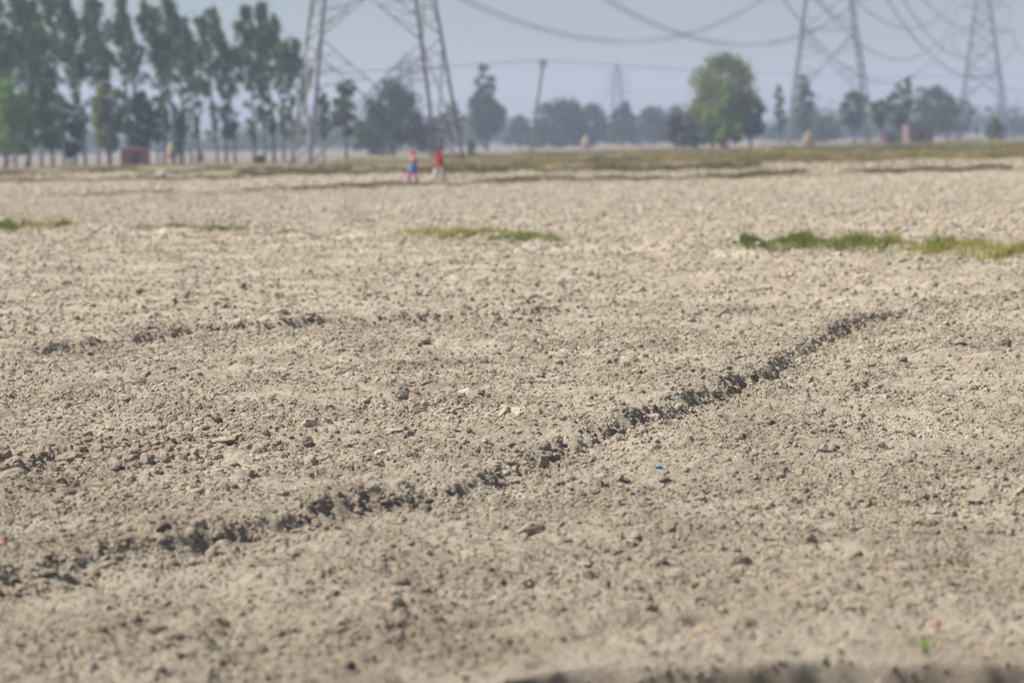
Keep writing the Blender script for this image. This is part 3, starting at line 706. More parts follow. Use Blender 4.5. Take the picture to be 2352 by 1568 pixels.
verge(1180, 1800, 190, 270, 8000, 0.35, M_WEED, 'low dry weeds before the round tree', .06, 6)
verge(1750, 2480, 300, 345, 11000, 0.95, M_VERGE, 'tall dry and green weeds below the right hand pylons', .09, 4)
verge(1750, 2480, 195, 300, 11000, 0.38, M_WEED, 'low dry weeds on the strips before the right hand pylons', .06, 7)
verge(1000, 2460, 125, 185, 12000, 0.22, M_BANK, 'scattered low brown weeds on the field right of the walkers', .04, 8)
verge(-80, 1000, 150, 232, 9000, 0.22, M_BANK, 'scattered low brown weeds on the far left field', .04, 9)
verge(1180, 2460, 185, 262, 14000, 0.36, M_VERGE, 'olive and straw tufts across the far right field', .05, 10)

# seedlings near the camera
def seedling(px, py, hgt, n, lab, seed):
    x, y = G(px, py); rnd = random.Random(seed); r_ = empty('seedling', (x, y, mz(x, y) + .01))
    st = MB(); st.tube([(0, 0, 0), (.003, 0, hgt * .5), (0, .004, hgt * .8)], [.003, .0025, .0015], 6); st.build('stem', M_GRASS, r_)
    for k in range(n):
        a = 6.283 * k / n + rnd.uniform(-.3, .3); l = hgt * rnd.uniform(.6, 1.0); z0 = hgt * rnd.uniform(.1, .7); d = Vector((math.cos(a), math.sin(a), 0)); s_ = Vector((-d.y, d.x, 0)) * l * .2
        b = Vector((0, 0, z0)); q = [b, b + d * l * .45 + s_ + Vector((0, 0, l * .35)), b + d * l * .45 - s_ + Vector((0, 0, l * .35)), b + d * l + Vector((0, 0, l * .25)), b + d * l * .5 + Vector((0, 0, l * .28))]
        g = MB(); g.add(q, [(0, 4, 1), (0, 2, 4), (4, 3, 1), (4, 2, 3)]); g.build('leaf', M_BRIGHT, r_)
    tag(r_, lab, 'seedling')
seedling(2218, 1152, .05, 7, 'small bright green seedling beside a dark clod at the right', 1)
seedling(2126, 1515, .06, 8, 'blurred dark green weed on the brink of the shaded bank', 2)
seedling(2205, 1548, .05, 6, 'low green weed at the bottom right corner on the bank', 3)

# ------------------------------------------------------------------ trees
def leaf_cloud(clumps, n, size, seed, soft=0.0):
    """leaf-sized faces spread through ellipsoid clumps: (centre, radii, weight)"""
    rg = np.random.default_rng(seed); w = np.array([c[2] for c in clumps], float); w /= w.sum()
    idx = rg.choice(len(clumps), n, p=w); C_ = np.array([c[0] for c in clumps])[idx]; R_ = np.array([c[1] for c in clumps])[idx]
    d = rg.normal(size=(n, 3)); d /= np.linalg.norm(d, axis=1, keepdims=True); r = rg.random(n) ** 0.42
    if soft: r = np.abs(rg.normal(0, soft, n))
    p = C_ + d * R_ * r[:, None] * (1 + 0.18 * rg.normal(size=n))[:, None]
    nrm = d * 0.6 + rg.normal(size=(n, 3)) * 0.55 + np.array([0, 0, 0.35]); nrm /= np.linalg.norm(nrm, axis=1, keepdims=True)
    t = np.cross(nrm, rg.normal(size=(n, 3))); t /= np.linalg.norm(t, axis=1, keepdims=True); b = np.cross(nrm, t)
    s_ = size * rg.uniform(.55, 1.35, n)[:, None]
    v = np.stack([p - t * s_ * .6, p + b * s_ * .42 + nrm * s_ * .12, p + t * s_ * .7, p - b * s_ * .42 + nrm * s_ * .12], 1).reshape(-1, 3)
    return mesh_np('crown', v, np.arange(n * 4).reshape(n, 4))
def poplar_meshes(seed, H=19.0):
    rnd = random.Random(seed); tr = MB(); cl = []
    lean = rnd.uniform(-1.9, -0.7); bow = rnd.uniform(-.3, .4)
    def ax(z): t = z / H; return Vector((lean * t * t + bow * math.sin(t * 3), 0.3 * math.sin(t * 4 + seed), z))
    tr.tube([ax(z) for z in np.linspace(0, H * .97, 12)], np.linspace(0.17, 0.02, 12), 7)
    z = rnd.uniform(2.6, 4.8)
    while z < H - .4:
        t = (z - 5) / (H - 5); low = z < rnd.uniform(7.6, 9.2)
        ln = (rnd.uniform(.5, 1.25) if low else rnd.uniform(1.0, 3.9) * (1 - max(0, t - .3) * 1.25) + .25)
        a = rnd.uniform(0, 6.283); p0 = ax(z); up = rnd.uniform(1.0, 1.7) if not low else rnd.uniform(.5, 1.0)
        d = Vector((math.cos(a) - .35 * (not low), math.sin(a), up)).normalized(); p1 = p0 + d * ln
        tr.tube([p0, p0 + d * ln * .5 + Vector((0, 0, -.05)), p1], [.05 * (1 - t * .6), .03, .01], 5, False)
        for f in ((.55, 1.0) if low else (.35, .65, .95, 1.15)):
            rr = rnd.uniform(.22, .50) * (1.0 if low else 1.15)
            cl.append((tuple(p0 + d * ln * f + Vector((rnd.uniform(-.25, .25), rnd.uniform(-.25, .25), rnd.uniform(-.2, .25)))), (rr, rr, rr * 1.35), rr ** 2 * rnd.uniform(.5, 1.4)))
        z += rnd.uniform(.55, 1.0) if low else rnd.uniform(.42, .78)
    if rnd.random() < .8:
        zz = rnd.uniform(3.4, 5.2); cl.append((tuple(ax(zz)), (.45, .45, .95), .5)); cl.append((tuple(ax(zz + 1)), (.3, .3, .8), .25))
    for f in (.955, .985, 1.01): cl.append((tuple(ax(H * f)), (.32, .32, .6), .22))
    return tr.mesh('trunk', True), leaf_cloud(cl, 9500, .19, seed, .72)
POP = [poplar_meshes(k) for k in range(12)]
def tree(name, base, trunk_me, crown_me, mc, mt, lab, cat='tree', group=None, rz=0, sc=(1, 1, 1), tint=None):
    r_ = empty(name, base, rz); r_.scale = sc
    link('trunk', trunk_me, mt, r_); link('crown', crown_me, mc, r_)
    tag(r_, lab, cat, group); return r_
ORD = ['first', 'second', 'third', 'fourth', 'fifth', 'sixth', 'seventh', 'eighth', 'ninth', 'tenth', 'eleventh', 'twelfth', 'thirteenth', 'fourteenth', 'fifteenth', 'sixteenth', 'seventeenth',
       'eighteenth', 'nineteenth', 'twentieth', 'twenty-first', 'twenty-second', 'twenty-third', 'twenty-fourth', 'twenty-fifth', 'twenty-sixth', 'twenty-seventh', 'twenty-eighth']
# photo column of the trunk's foot, distance, photo row of the top
pops = [(-45, 262, -25), (8, 258, -18), (33, 268, 5), (66, 262, -10), (96, 272, 0), (120, 290, 12), (146, 265, -12), (172, 285, 0), (197, 268, -6), (225, 296, 10), (252, 272, -8), (302, 268, -10), (322, 292, 20), (374, 270, 8), (395, 296, 25), (418, 272, 0),
        (440, 300, 40), (458, 292, 60), (498, 276, 40), (516, 300, 25), (541, 276, 75), (583, 278, 26), (606, 298, 60), (630, 276, 22), (652, 296, 50), (669, 280, 42), (706, 284, 96)]
for i, (px, Y, top) in enumerate(pops):
    x = X_at(px, Y); z1 = A(px, top, Y)[2]; H = z1 / 19.0
    tm, cm = POP[(i * 5 + 3) % 12]
    tree('poplar_tree', (x, Y, 0), tm, cm, M_POPLAR, M_BARKL, 'tall thin poplar with upswept crown, %s from the left in the grove' % ORD[i], 'tree', 'poplars in the left grove', random.uniform(-.5, .5), (H * random.uniform(1.0, 1.35), H, H))

def broad_meshes(seed, H, Wd, trunk_h=None, n=2600, leaf=.4, irregular=.3, shape='round', limbs=6):
    """a broad crown of clumps on limbs; H height, Wd width in metres"""
    rnd = random.Random(seed); tr = MB(); cl = []; th = trunk_h if trunk_h is not None else H * .22
    r0 = max(.08, Wd * .035); cz = th + (H - th) * .5; ch = (H - th) * .5
    tr.tube([(0, 0, -.1), (.05 * Wd * rnd.uniform(-1, 1), 0, th * .6), (0, 0, th), (0, 0, cz)], [r0 * 1.25, r0, r0 * .9, r0 * .4], 8)
    nc = int(34 + 20 * irregular) if irregular >= .2 else 62
    for k in range(nc):
        a = k * 2.39996 + rnd.uniform(-.5, .5); u = max(-1, min(1, -1 + 2 * ((k * 7) % nc + .5) / nc + rnd.uniform(-.1, .1)))
        q = math.sqrt(max(0, 1 - u * u)); f = rnd.uniform(.45, .82)
        if shape == 'cone': q *= (1.05 - .8 * (u + 1) / 2)
        if shape == 'dome': q = math.sqrt(max(0, 1 - ((u + 1) / 2) ** 2.2)); u = u * 1.0
        if shape == 'top': q *= (.65 + .45 * (u + 1) / 2)
        if shape == 'spire': q *= (.55 - .25 * u)
        c = Vector((math.cos(a) * q * Wd / 2 * f, math.sin(a) * q * Wd / 2 * f, cz + u * ch * .8)) + Vector((rnd.gauss(0, 1), rnd.gauss(0, 1), rnd.gauss(0, 1))) * irregular * Wd * .15
        rr = Wd * (rnd.uniform(.13, .20) if irregular < .2 else rnd.uniform(.10, .18)); cl.append((tuple(c), (rr, rr, rr * .85), rr ** 2 * rnd.uniform(.5, 1.3)))
        if k < limbs:
            tr.tube([(0, 0, th * rnd.uniform(.7, 1.0)), tuple(Vector((0, 0, th)).lerp(c, .5) + Vector((0, 0, -.04 * Wd))), tuple(c)], [r0 * .5, r0 * .35, r0 * .1], 6, False)
    return tr.mesh('trunk', True), leaf_cloud(cl, n, leaf, seed + 1000)
def btree(name, px, top, Y, wpx, m, lab, seed, th=None, n=2600, leaf=None, irr=.35, shape='round', cat='tree', mt=None, group=None, base=0.0):
    s_ = Y / FPX; H = A(px, top, Y)[2] - base; Wd = wpx * s_
    tm, cm = broad_meshes(seed, H, Wd, th, n, leaf or max(.22, Wd * .05), irr, shape)
    return tree(name, (X_at(px, Y), Y, base), tm, cm, m, mt or M_BARK, lab, cat, group, random.uniform(-.5, .5))
# left grove: broad trees among the poplars
btree('broadleaf_tree', 14, 175, 248, 118, M_BRIGHT, 'bright green bushy tree at the far left edge', 21, .9, 5200, .26, shape='dome')
btree('broadleaf_tree', 60, 60, 276, 150, M_DARK, 'dark bushy tree towering behind the bright green one at the left', 22, 2.2, 5600, .34, .5, shape='dome')
btree('broadleaf_tree', 118, 190, 268, 95, M_DARK, 'dark low-crowned tree right of the bright green edge tree', 23, 1.6, 3600, .28, .5)
btree('broadleaf_tree', 160, 270, 275, 70, M_DARK, 'small dark tree in the left grove, lowest of its neighbours', 24, 1.0, 2400, .25, .4)
btree('broadleaf_tree', 250, 182, 282, 98, M_OLIVE, 'yellowish green round tree standing among the poplars', 25, 1.0, 4400, .28, .3)
btree('broadleaf_tree', 322, 205, 274, 78, M_DARK, 'dark tree growing over the small brick hut', 26, 1.6, 3600, .26, .5)
btree('broadleaf_tree', 362, 212, 290, 60, M_POPLAR, 'slim dark tree right of the brick hut', 27, 2.4, 1800, .26, .5)
btree('broadleaf_tree', 412, 245, 278, 40, M_POPLAR, 'narrow leafy young tree beside the straw heap', 28, 1.2, 1100, .24, .4, 'spire')
btree('broadleaf_tree', 744, 205, 290, 52, M_POPLAR, 'slender young tree inside the large pylon, left of its pair', 29, 2.4, 1200, .26, .5, 'spire')
btree('broadleaf_tree', 795, 178, 276, 80, M_MID, 'young tree with spreading lower crown inside the large pylon', 30, 2.9, 1900, .28, .55, 'cone')
btree('broadleaf_tree', 905, 192, 400, 172, M_DARK, 'big dark rounded tree behind the large pylon', 31, .8, 5200, .5, .45, shape='dome')
btree('broadleaf_tree', 850, 255, 415, 90, M_DARK, 'lower dark tree at the left foot of the big rounded tree', 32, .5, 2400, .45, .4, shape='dome')
btree('broadleaf_tree', 990, 262, 430, 70, M_DARK, 'small dark tree seen between the right legs of the large pylon', 33, .6, 1800, .45, .4, shape='dome')
btree('broadleaf_tree', 1118, 222, 560, 112, M_DARK, 'hazy tree with a narrow crooked top right of the large pylon', 34, 2.6, 3600, .62, .5)
btree('broadleaf_tree', 1118, 144, 562, 52, M_DARK, 'narrow crooked tree rising behind the hazy crown right of the pylon', 35, 6.0, 1500, .6, .7)
btree('broadleaf_tree', 1040, 235, 570, 58, M_DARK, 'hazy narrow tree touching the right legs of the large pylon', 36, 2.0, 1300, .6, .5)
btree('shrub', 1083, 320, 300, 26, M_MID, 'small dark shrub right of the large pylon', 37, .2, 500, .16, .3, cat='shrub')
btree('broadleaf_tree', 1195, 272, 690, 80, M_DARK, 'low hazy tree behind the leaning pole', 38, .8, 1600, .7, .3, shape='dome')
btree('broadleaf_tree', 1285, 228, 640, 150, M_DARK, 'wide hazy dome-shaped tree right of the leaning pole', 39, .6, 4800, .7, .3, shape='dome')
btree('broadleaf_tree', 1360, 238, 660, 100, M_DARK, 'hazy rounded tree merging with the right of the dome-shaped one', 40, .6, 2800, .7, .3, shape='dome')
btree('broadleaf_tree', 1430, 236, 680, 76, M_DARK, 'small hazy domed tree between two larger hazy trees', 41, .8, 1900, .7, .3, shape='dome')
btree('broadleaf_tree', 1500, 240, 700, 96, M_DARK, 'flat-topped hazy tree left of the brown shrubby tree', 42, .6, 2500, .7, .35, shape='dome')
btree('broadleaf_tree', 1555, 240, 720, 70, M_DARK, 'hazy tree peeping over the brown shrubby tree', 43, .6, 1700, .7, .35, shape='dome')
btree('shrub', 1556, 262, 385, 62, M_BROWN, 'brownish thin shrub left of the great round tree', 44, .6, 1500, .3, .45, shape='dome', cat='shrub')
btree('broadleaf_tree', 1598, 240, 392, 70, M_DARK, 'low green tree joining the brown shrub to the great round tree', 45, .5, 2200, .34, .4, shape='dome')
btree('broadleaf_tree', 1666, 118, 372, 175, M_OLIVE, 'great round yellow green tree, tallest right of centre', 146, 1.6, 10500, .36, .12)
btree('broadleaf_tree', 1725, 215, 376, 80, M_DARK, 'darker shaded tree at the right side of the great round tree', 47, 1.6, 2800, .36, .5)
btree('broadleaf_tree', 1672, 188, 345, 66, M_BRIGHT, 'bright green upright bush in front of the great round tree', 48, .5, 3600, .3, .35, shape='dome')
btree('broadleaf_tree', 1638, 250, 352, 50, M_MID, 'green bush at the left foot of the bright upright one', 49, .3, 1600, .28, .35, shape='dome')
btree('broadleaf_tree', 1792, 175, 520, 40, M_MID, 'hazy pointed tree left of the second pylon leg', 50, 2.0, 1100, .5, .4, 'cone')
btree('broadleaf_tree', 1845, 172, 525, 66, M_MID, 'hazy pointed tree behind the left leg of the second pylon', 51, 2.0, 2200, .5, .45, 'cone')
btree('broadleaf_tree', 1890, 262, 600, 80, M_MID, 'pale low hazy bush under the second pylon', 52, .4, 1300, .6, .4, shape='dome')
btree('broadleaf_tree', 1962, 208, 500, 84, M_DARK, 'flat crowned tree at the right leg of the second pylon', 53, 3.0, 2400, .46, .45, 'top')
btree('broadleaf_tree', 2022, 228, 430, 56, M_MID, 'thin tree between the second pylon and the brick ruin', 54, 3.6, 1300, .4, .5, 'top')
btree('broadleaf_tree', 2066, 205, 440, 72, M_MID, 'leafy green tree left of the spiky pale tree', 55, 2.6, 2000, .4, .5, 'top')
btree('broadleaf_tree', 2086, 165, 450, 40, M_PALE, 'spiky pale yellow green tree above the brick ruin', 56, 3.0, 900, .35, .6, 'cone')
btree('broadleaf_tree', 2140, 188, 590, 110, M_DARK, 'hazy rounded tree right of the spiky pale one', 57, 1.6, 3200, .6, .35, shape='dome')
btree('broadleaf_tree', 2175, 215, 560, 66, M_DARK, 'hazy tree left of the farthest pylon', 58, 2.4, 1600, .55, .5)
btree('broadleaf_tree', 2215, 225, 640, 50, M_MID, 'thin hazy tree behind the farthest pylon leg', 59, 2.0, 900, .55, .5)
btree('shrub', 2284, 268, 380, 44, M_MID, 'dense round shrub at the foot of the farthest pylon', 60, .3, 1500, .24, .3, shape='dome', cat='shrub')
btree('shrub', 596, 358, 262, 30, M_DARK, 'low dark bush on the ground under the poplars', 61, .1, 500, .18, .3, cat='shrub')

# a bare dead trunk by the farthest pylon
def dead_tree(px, Y, top, lab):
    x = X_at(px, Y); H = A(px, top, Y)[2]; r_ = empty('dead_tree', (x, Y, 0)); t = MB()
    t.tube([(0, 0, -.1), (.06, 0, H * .4), (-.05, 0, H * .75), (-.2, 0, H)], [.22, .17, .12, .05], 8); t.build('trunk', M_BARK, r_, True)
    for k, (z, a, l) in enumerate(((.55, .3, .9), (.66, 2.8, 1.0), (.78, 1.0, .8), (.86, 3.6, .7))):
        b = MB(); p = Vector((-.03, 0, H * z)); d = Vector((math.cos(a), math.sin(a), .9)).normalized(); b.tube([p, p + d * l * .5, p + d * l + Vector((0, 0, .1))], [.07, .045, .015], 6); b.build('branch', M_BARK, r_, True)
    tag(r_, lab, 'tree')
dead_tree(2203, 400, 262, 'bare dead trunk with stub branches left of the farthest pylon')

# the far wood: one mass along the horizon
def far_wood():
    cl = []; rnd = random.Random(5)
    for k in range(420):
        px = rnd.uniform(-260, 2620); Y = rnd.uniform(760, 1150); x = X_at(px, Y)
        h = rnd.uniform(4.0, 11.5) * (1 + .45 * math.sin(px * .011) * math.sin(px * .027 + 1)); w = rnd.uniform(5, 13)
        cl.append(((x, Y, h * .5), (w, w * .6, h * .5), w * h))
    me = leaf_cloud(cl, 34000, 1.3, 77)
    tag(link('distant_woodland', me, M_DARK), 'blue hazy woodland along the horizon', 'woodland', kind='stuff')
far_wood()

# ------------------------------------------------------------------ pylons
def tower(name, X, Y, yaw, levels, lab, base_w=15.2, taper=.27, scale=1.0, detail=True, arms=((31, 9.0), (38.5, 8.0), (46, 7.0)), top=52.0, leg=.29, br=.125):
    r_ = empty(name, (X, Y, 0), yaw); r_.scale = (scale,) * 3
    hw = lambda z: max(.9, (base_w - taper * z) / 2)
    cn = [(-1, -1), (1, -1), (1, 1), (-1, 1)]
    P = lambda c, z: Vector((cn[c][0] * hw(z), cn[c][1] * hw(z), z))
    for c in range(4):
        m_ = MB()
        zz = levels + [top - 4]
        for a, b in zip(zz[:-1], zz[1:]): m_.angle(P(c, a) + Vector((0, 0, -.25 if a == 0 else 0)), P(c, b), leg * (1 - .35 * a / top), .05, -cn[c][0], -cn[c][1])
        m_.bar(P(c, zz[-1]), (0, 0, top), .12)
        m_.build('leg', M_STEEL, r_)
        f_ = MB(); f_.box((cn[c][0] * hw(0), cn[c][1] * hw(0), .1), (.9, .9, .5)); f_.build('footing', M_CONC, r_)
    red = MB()
    for li, (a, b) in enumerate(zip(levels[:-1], levels[1:])):
        for c in range(4):
            d = (c + 1) % 4
            for u, v in ((c, d), (d, c)):
                m_ = MB(); m_.bar(P(u, a), P(v, b), br * (1.15 if li == 0 else .9), br * .8); m_.build('diagonal_brace', M_STEEL, r_)
            w0, w1 = hw(a), hw(b); t = w0 / (w0 + w1); xc = (P(c, a).lerp(P(d, b), t))
            if detail:
                # light members that steady the legs against the diagonals
                for u, v in ((c, d), (d, c)):
                    for k in ((.25, .5, .75) if li < 2 else (.5,)):
                        q = P(u, a).lerp(P(v, b), t * k); zl = q.z; red.bar(q, P(u, zl + (b - a) * .06), br * .5)
                        if li < 2:
                            red.bar(q, P(u, max(a, zl - (b - a) * .12)), br * .45)
                            q2 = P(v, b).lerp(P(u, a), (1 - t) * k); red.bar(q2, P(v, q2.z - (b - a) * .05), br * .5); red.bar(q2, P(v, min(b, q2.z + (b - a) * .11)), br * .45)
            if li >= 1:
                m_ = MB(); m_.bar(P(c, a if li > 1 else b), P(d, a if li > 1 else b), br * .7); m_.build('horizontal_brace', M_STEEL, r_)
    if red.v: tag(red.build('redundant_bracing', M_STEEL, r_), kind='stuff')
    for za, la in arms:
        for s_ in (-1, 1):
            m_ = MB(); tip = Vector((s_ * la, 0, za)); w = hw(za)
            for e in (-1, 1):
                lo = Vector((s_ * w, e * w, za)); hi = Vector((s_ * hw(za + 2.4), e * hw(za + 2.4), za + 2.4))
                m_.bar(lo, tip, .12); m_.bar(hi, tip, .10)
                for k in (.3, .6): m_.bar(lo.lerp(tip, k), hi.lerp(tip, k), .06); m_.bar(lo.lerp(tip, k - .3), hi.lerp(tip, k), .06)
            m_.build('cross_arm', M_STEEL, r_)
            i_ = MB(); n_ = 16
            i_.tube([tip + Vector((0, 0, -3.4 * k / (2 * n_))) for k in range(2 * n_ + 1)], [.13 if k % 2 else .04 for k in range(2 * n_ + 1)], 8); i_.build('insulator', M_CERA, r_)
    tag(r_, lab, 'pylon', 'steel lattice pylons'); return r_
YAW1 = math.radians(11.5)
T1 = (X_at(862, 240), 240.0); T2 = (57.0, 430.0); T3 = (140.0, 715.0)
tower('transmission_tower', T1[0], T1[1], YAW1, [0, 12.2, 21, 27, 31, 34.6, 38.5, 42, 46], 'large steel lattice pylon left of centre, nearest of the row')
tower('transmission_tower', T2[0], T2[1], math.radians(-4), [0, 8.0, 20.5, 27, 31, 34.6, 38.5, 42, 46], 'second steel lattice pylon, right of the great round tree')
tower('transmission_tower', T3[0], T3[1], math.radians(-6), [0, 11, 20.5, 27, 31, 34.6, 38.5, 42, 46], 'smaller steel lattice pylon at the right edge of the row', br=.2, leg=.42)
tower('transmission_tower', X_at(1420, 950), 950, .2, [0, 9, 16, 22, 26, 30, 34], 'faint pylon almost lost in haze above the dome-shaped trees', 7.0, .15, .9, False, ((22, 6), (26, 5.4), (30, 4.8)), 36, .3, .16)
tower('transmission_tower', X_at(935, 640), 640, -.1, [0, 8, 14, 18, 21, 24], 'faint small pylon seen through the legs of the large one', 5.6, .14, 1.0, False, ((18, 6.0), (21, 5.2)), 26, .26, .14)

def span(a, b, sag, lab, rad=.022, bundle=.0, name='power_line', group=None, t0=0.0, t1=1.0, n=48, cat='wire'):
    m_ = MB(); offs = [(0, 0)] if not bundle else [(-bundle, -bundle), (bundle, -bundle), (-bundle, bundle), (bundle, bundle)]
    a = Vector(a); b = Vector(b); sd = (b - a).cross(Vector((0, 0, 1))).normalized(); pts = []
    for k in range(n + 1):
        t = t0 + (t1 - t0) * k / n; p = a.lerp(b, t); p.z -= 4 * sag * t * (1 - t); pts.append(p)
    for ox, oz in offs: m_.tube([p + sd * ox + Vector((0, 0, oz)) for p in pts], rad, 5)
    if bundle:
        for k in range(6, n, 12):
            p = pts[k]; m_.bar(p + sd * bundle + Vector((0, 0, bundle)), p - sd * bundle - Vector((0, 0, bundle)), .05); m_.bar(p - sd * bundle + Vector((0, 0, bundle)), p + sd * bundle - Vector((0, 0, bundle)), .05)
    tag(m_.build(name, M_WIRE, None, True), lab, cat, group)
def tip(T, yaw, za, la, s_): return (T[0] + math.cos(yaw) * la * s_, T[1] + math.sin(yaw) * la * s_, za - 3.4)
y2, y3 = math.radians(-4), math.radians(-6)
GW = 'pylon conductors'
span((-22.2, 239, 27.6), (47.5, 430.5, 27.6), 12.0, 'bundled conductor sagging lowest at the middle of the sky, the left one of two', .034, .23, group=GW)
span((-4.6, 241, 27.6), (66, 429.5, 29.0), 13.6, 'bundled conductor dipping towards the second pylon, the right one of two', .034, .23, group=GW)
for za, la, lv in ((38.5, 8.0, 'middle'), (46, 7.0, 'top')):
    for s_, sn in ((-1, 'left'), (1, 'right')):
        span(tip(T1, YAW1, za, la, s_), tip(T2, y2, za, la, s_), 12.5, '%s %s conductor high between the nearest two pylons' % (lv, sn), .034, .23, group=GW)
        span(tip(T2, y2, za, la, s_), tip(T3, y3, za, la, s_), 15.5, '%s %s conductor between the second and the farthest pylon' % (lv, sn), .04, .23, group=GW)
span(tip(T2, y2, 31, 9, -1), (131, 716, 31.5), 15.6, 'lowest left conductor sagging between the second and the farthest pylon', .04, .23, group=GW)
span(tip(T2, y2, 31, 9, 1), (150, 714, 27.6), 12.6, 'lowest right conductor sagging between the second and the farthest pylon', .04, .23, group=GW)
for s_, sn in ((-1, 'left'), (1, 'right')):
    T4 = (245, 985)
    span(tip(T3, y3, 31, 9, s_), (T4[0] + 9 * s_, T4[1], 27.6), 13, 'lowest %s conductor leaving the farthest pylon to the right' % sn, .04, .23, group=GW)

# leaning pole and its three thin wires
def pole(px, Y, H, lean, lab):
    x = X_at(px, Y); r_ = empty('utility_pole', (x, Y, 0)); r_.rotation_euler = (0, lean, 0)
    m_ = MB(); w0, w1 = .15, .10
    m_.loft([[(sx * w, sy * w, z) for sx, sy in ((-1, -.8), (-.8, -1), (.8, -1), (1, -.8), (1, .8), (.8, 1), (-.8, 1), (-1, .8))] for w, z in ((w0, -.5), ((w0 + w1) / 2, H * .5), (w1, H))])
    m_.build('shaft', M_CONC, r_)
    b_ = MB(); b_.bar((-.3, 0, H - .25), (.3, 0, H - .25), .1); b_.bar((0, 0, H - .9), (.38, 0, H - .3), .05); b_.bar((0, 0, H - .9), (-.38, 0, H - .3), .05); b_.build('cross_arm', M_DOOR, r_)
    for q in (-.26, 0, .26):
        i_ = MB(); i_.tube([(q, 0, H - .2 + (.2 if q == 0 else 0)), (q, 0, H - .1 + (.2 if q == 0 else 0)), (q, 0, H + (.2 if q == 0 else 0)), (q, 0, H + .06 + (.2 if q == 0 else 0))], [.05, .09, .07, .03], 8); i_.build('insulator', M_CERA, r_)
    tag(r_, lab, 'pole', 'concrete line poles')
    a = lean; return [Vector((x + q * math.cos(a) + (H + .1) * math.sin(a), Y, (H + .1) * math.cos(a) - q * math.sin(a))) for q in (-.26, 0, .26)]
pt = pole(1215, 222, 9.3, math.radians(9), 'grey concrete utility pole leaning to the right near the middle')
pr = [Vector((74 + q, 306, 9.3)) for q in (-.26, 0, .26)]; pl_ = [Vector((-72 + q, 215, 9.0)) for q in (-.26, 0, .26)]
for k, nm in enumerate(('near', 'middle', 'far')):
    span(pt[k], pr[k], 1.0, '%s thin wire running right from the leaning pole' % nm, .012, 0, 'distribution_wire', 'thin wires of the leaning pole')
    span(pl_[k], pt[k], 1.0, '%s thin wire running left from the leaning pole' % nm, .012, 0, 'distribution_wire', 'thin wires of the leaning pole')
# short post above the round shrub
m_ = MB(); x_ = X_at(2290, 400); m_.tube([(x_, 400, -.1), (x_, 400, 3.4), (x_ + .05, 400, A(2290, 228, 400)[2])], [.11, .1, .08], 8); m_.bar((x_ - .3, 400, 6.3), (x_ + .3, 400, 6.3), .08)
tag(m_.build('wooden_post', M_BARK, None, True), 'thin dark post standing behind the round shrub at the right', 'post')

# ------------------------------------------------------------------ huts and straw heaps
def hut(px, Y, wpx, top, lab, mw, roof=True):
    s_ = Y / FPX; w = wpx * s_; h = A(px, top, Y)[2]; d = w * .8; r_ = empty('brick_hut', (X_at(px, Y), Y, 0), .15); t = .23
    dw = min(.9, w * .3); dh = min(1.9, h * .75)
    for q in (((-w / 2 + (w / 2 - dw / 2) / 2, -d / 2, h / 2), (w / 2 - dw / 2, t, h)), ((w / 2 - (w / 2 - dw / 2) / 2, -d / 2, h / 2), (w / 2 - dw / 2, t, h)), ((0, -d / 2, (h + dh) / 2), (dw, t, h - dh)),
              ((0, d / 2, h / 2), (w, t, h)), ((-w / 2 + t / 2, 0, h / 2), (t, d - t - .01, h - .01)), ((w / 2 - t / 2, 0, h / 2), (t, d - t - .01, h - .01))):
        m_ = MB(); m_.box(*q); m_.build('wall', mw, r_)
    m_ = MB(); m_.box((0, -d / 2 + .05, dh / 2), (dw - .02, .05, dh - .02)); dr = m_.build('door', M_DOOR, r_)
    m_ = MB(); m_.box((dw * .3, -d / 2 + .01, dh * .5), (.05, .04, .12)); m_.build('handle', M_STEEL, dr)
    if roof: m_ = MB(); m_.box((0, 0, h + .07), (w + .35, d + .35, .13)); m_.build('roof', M_ROOF, r_)
    else:
        m_ = MB(); m_.box((w * .32, -d / 2, h + .25), (w * .22, t, .5)); m_.build('broken_gable', mw, r_)
    tag(r_, lab, 'hut')
hut(310, 262, 66, 342, 'dark reddish brick hut under the trees of the left grove', M_BRICK)
hut(2108, 400, 58, 286, 'pinkish brick ruin between the second and the farthest pylon', M_BRICKP, False)
hut(2046, 470, 44, 303, 'low pale brick shed left of the pinkish ruin', M_BRICKP)
def haystack(px, Y, wpx, top, lab, seed):
    s_ = Y / FPX; w = wpx * s_; h = A(px, top, Y)[2]; rnd = random.Random(seed); rings = []; n = 18
    for z, q in ((0, .92), (.15, 1.0), (.4, .97), (.62, .8), (.8, .52), (.93, .24), (1.0, .05)):
        rings.append([(math.cos(6.283 * k / n) * w / 2 * q * rnd.uniform(.93, 1.07), math.sin(6.283 * k / n) * w / 2 * q * rnd.uniform(.93, 1.07), h * z * rnd.uniform(.98, 1.02)) for k in range(n)])
    r_ = empty('haystack', (X_at(px, Y), Y, 0)); m_ = MB(); m_.loft(rings); m_.build('straw_body', M_HAY, r_, True)
    m_ = MB()
    for k in range(260):
        a = rnd.uniform(0, 6.283); t = rnd.random(); q = w / 2 * (1.0 if t < .45 else 1 - (t - .45) / .58); p = Vector((math.cos(a) * q, math.sin(a) * q, h * t))
        m_.bar(p, p + Vector((math.cos(a) * .12 + rnd.uniform(-.1, .1), math.sin(a) * .12 + rnd.uniform(-.1, .1), rnd.uniform(-.3, .05))), .03)
    tag(m_.build('loose_straw', M_STRAW, r_), kind='stuff'); tag(r_, lab, 'haystack', 'straw heaps on the far fields')
haystack(1346, 520, 24, 311, 'orange lit straw heap before the dome-shaped trees', 1)
haystack(1857, 480, 28, 300, 'conical pinkish straw heap left under the second pylon', 2)
haystack(394, 430, 24, 326, 'small straw heap seen between the poplars, left of its pair', 3)
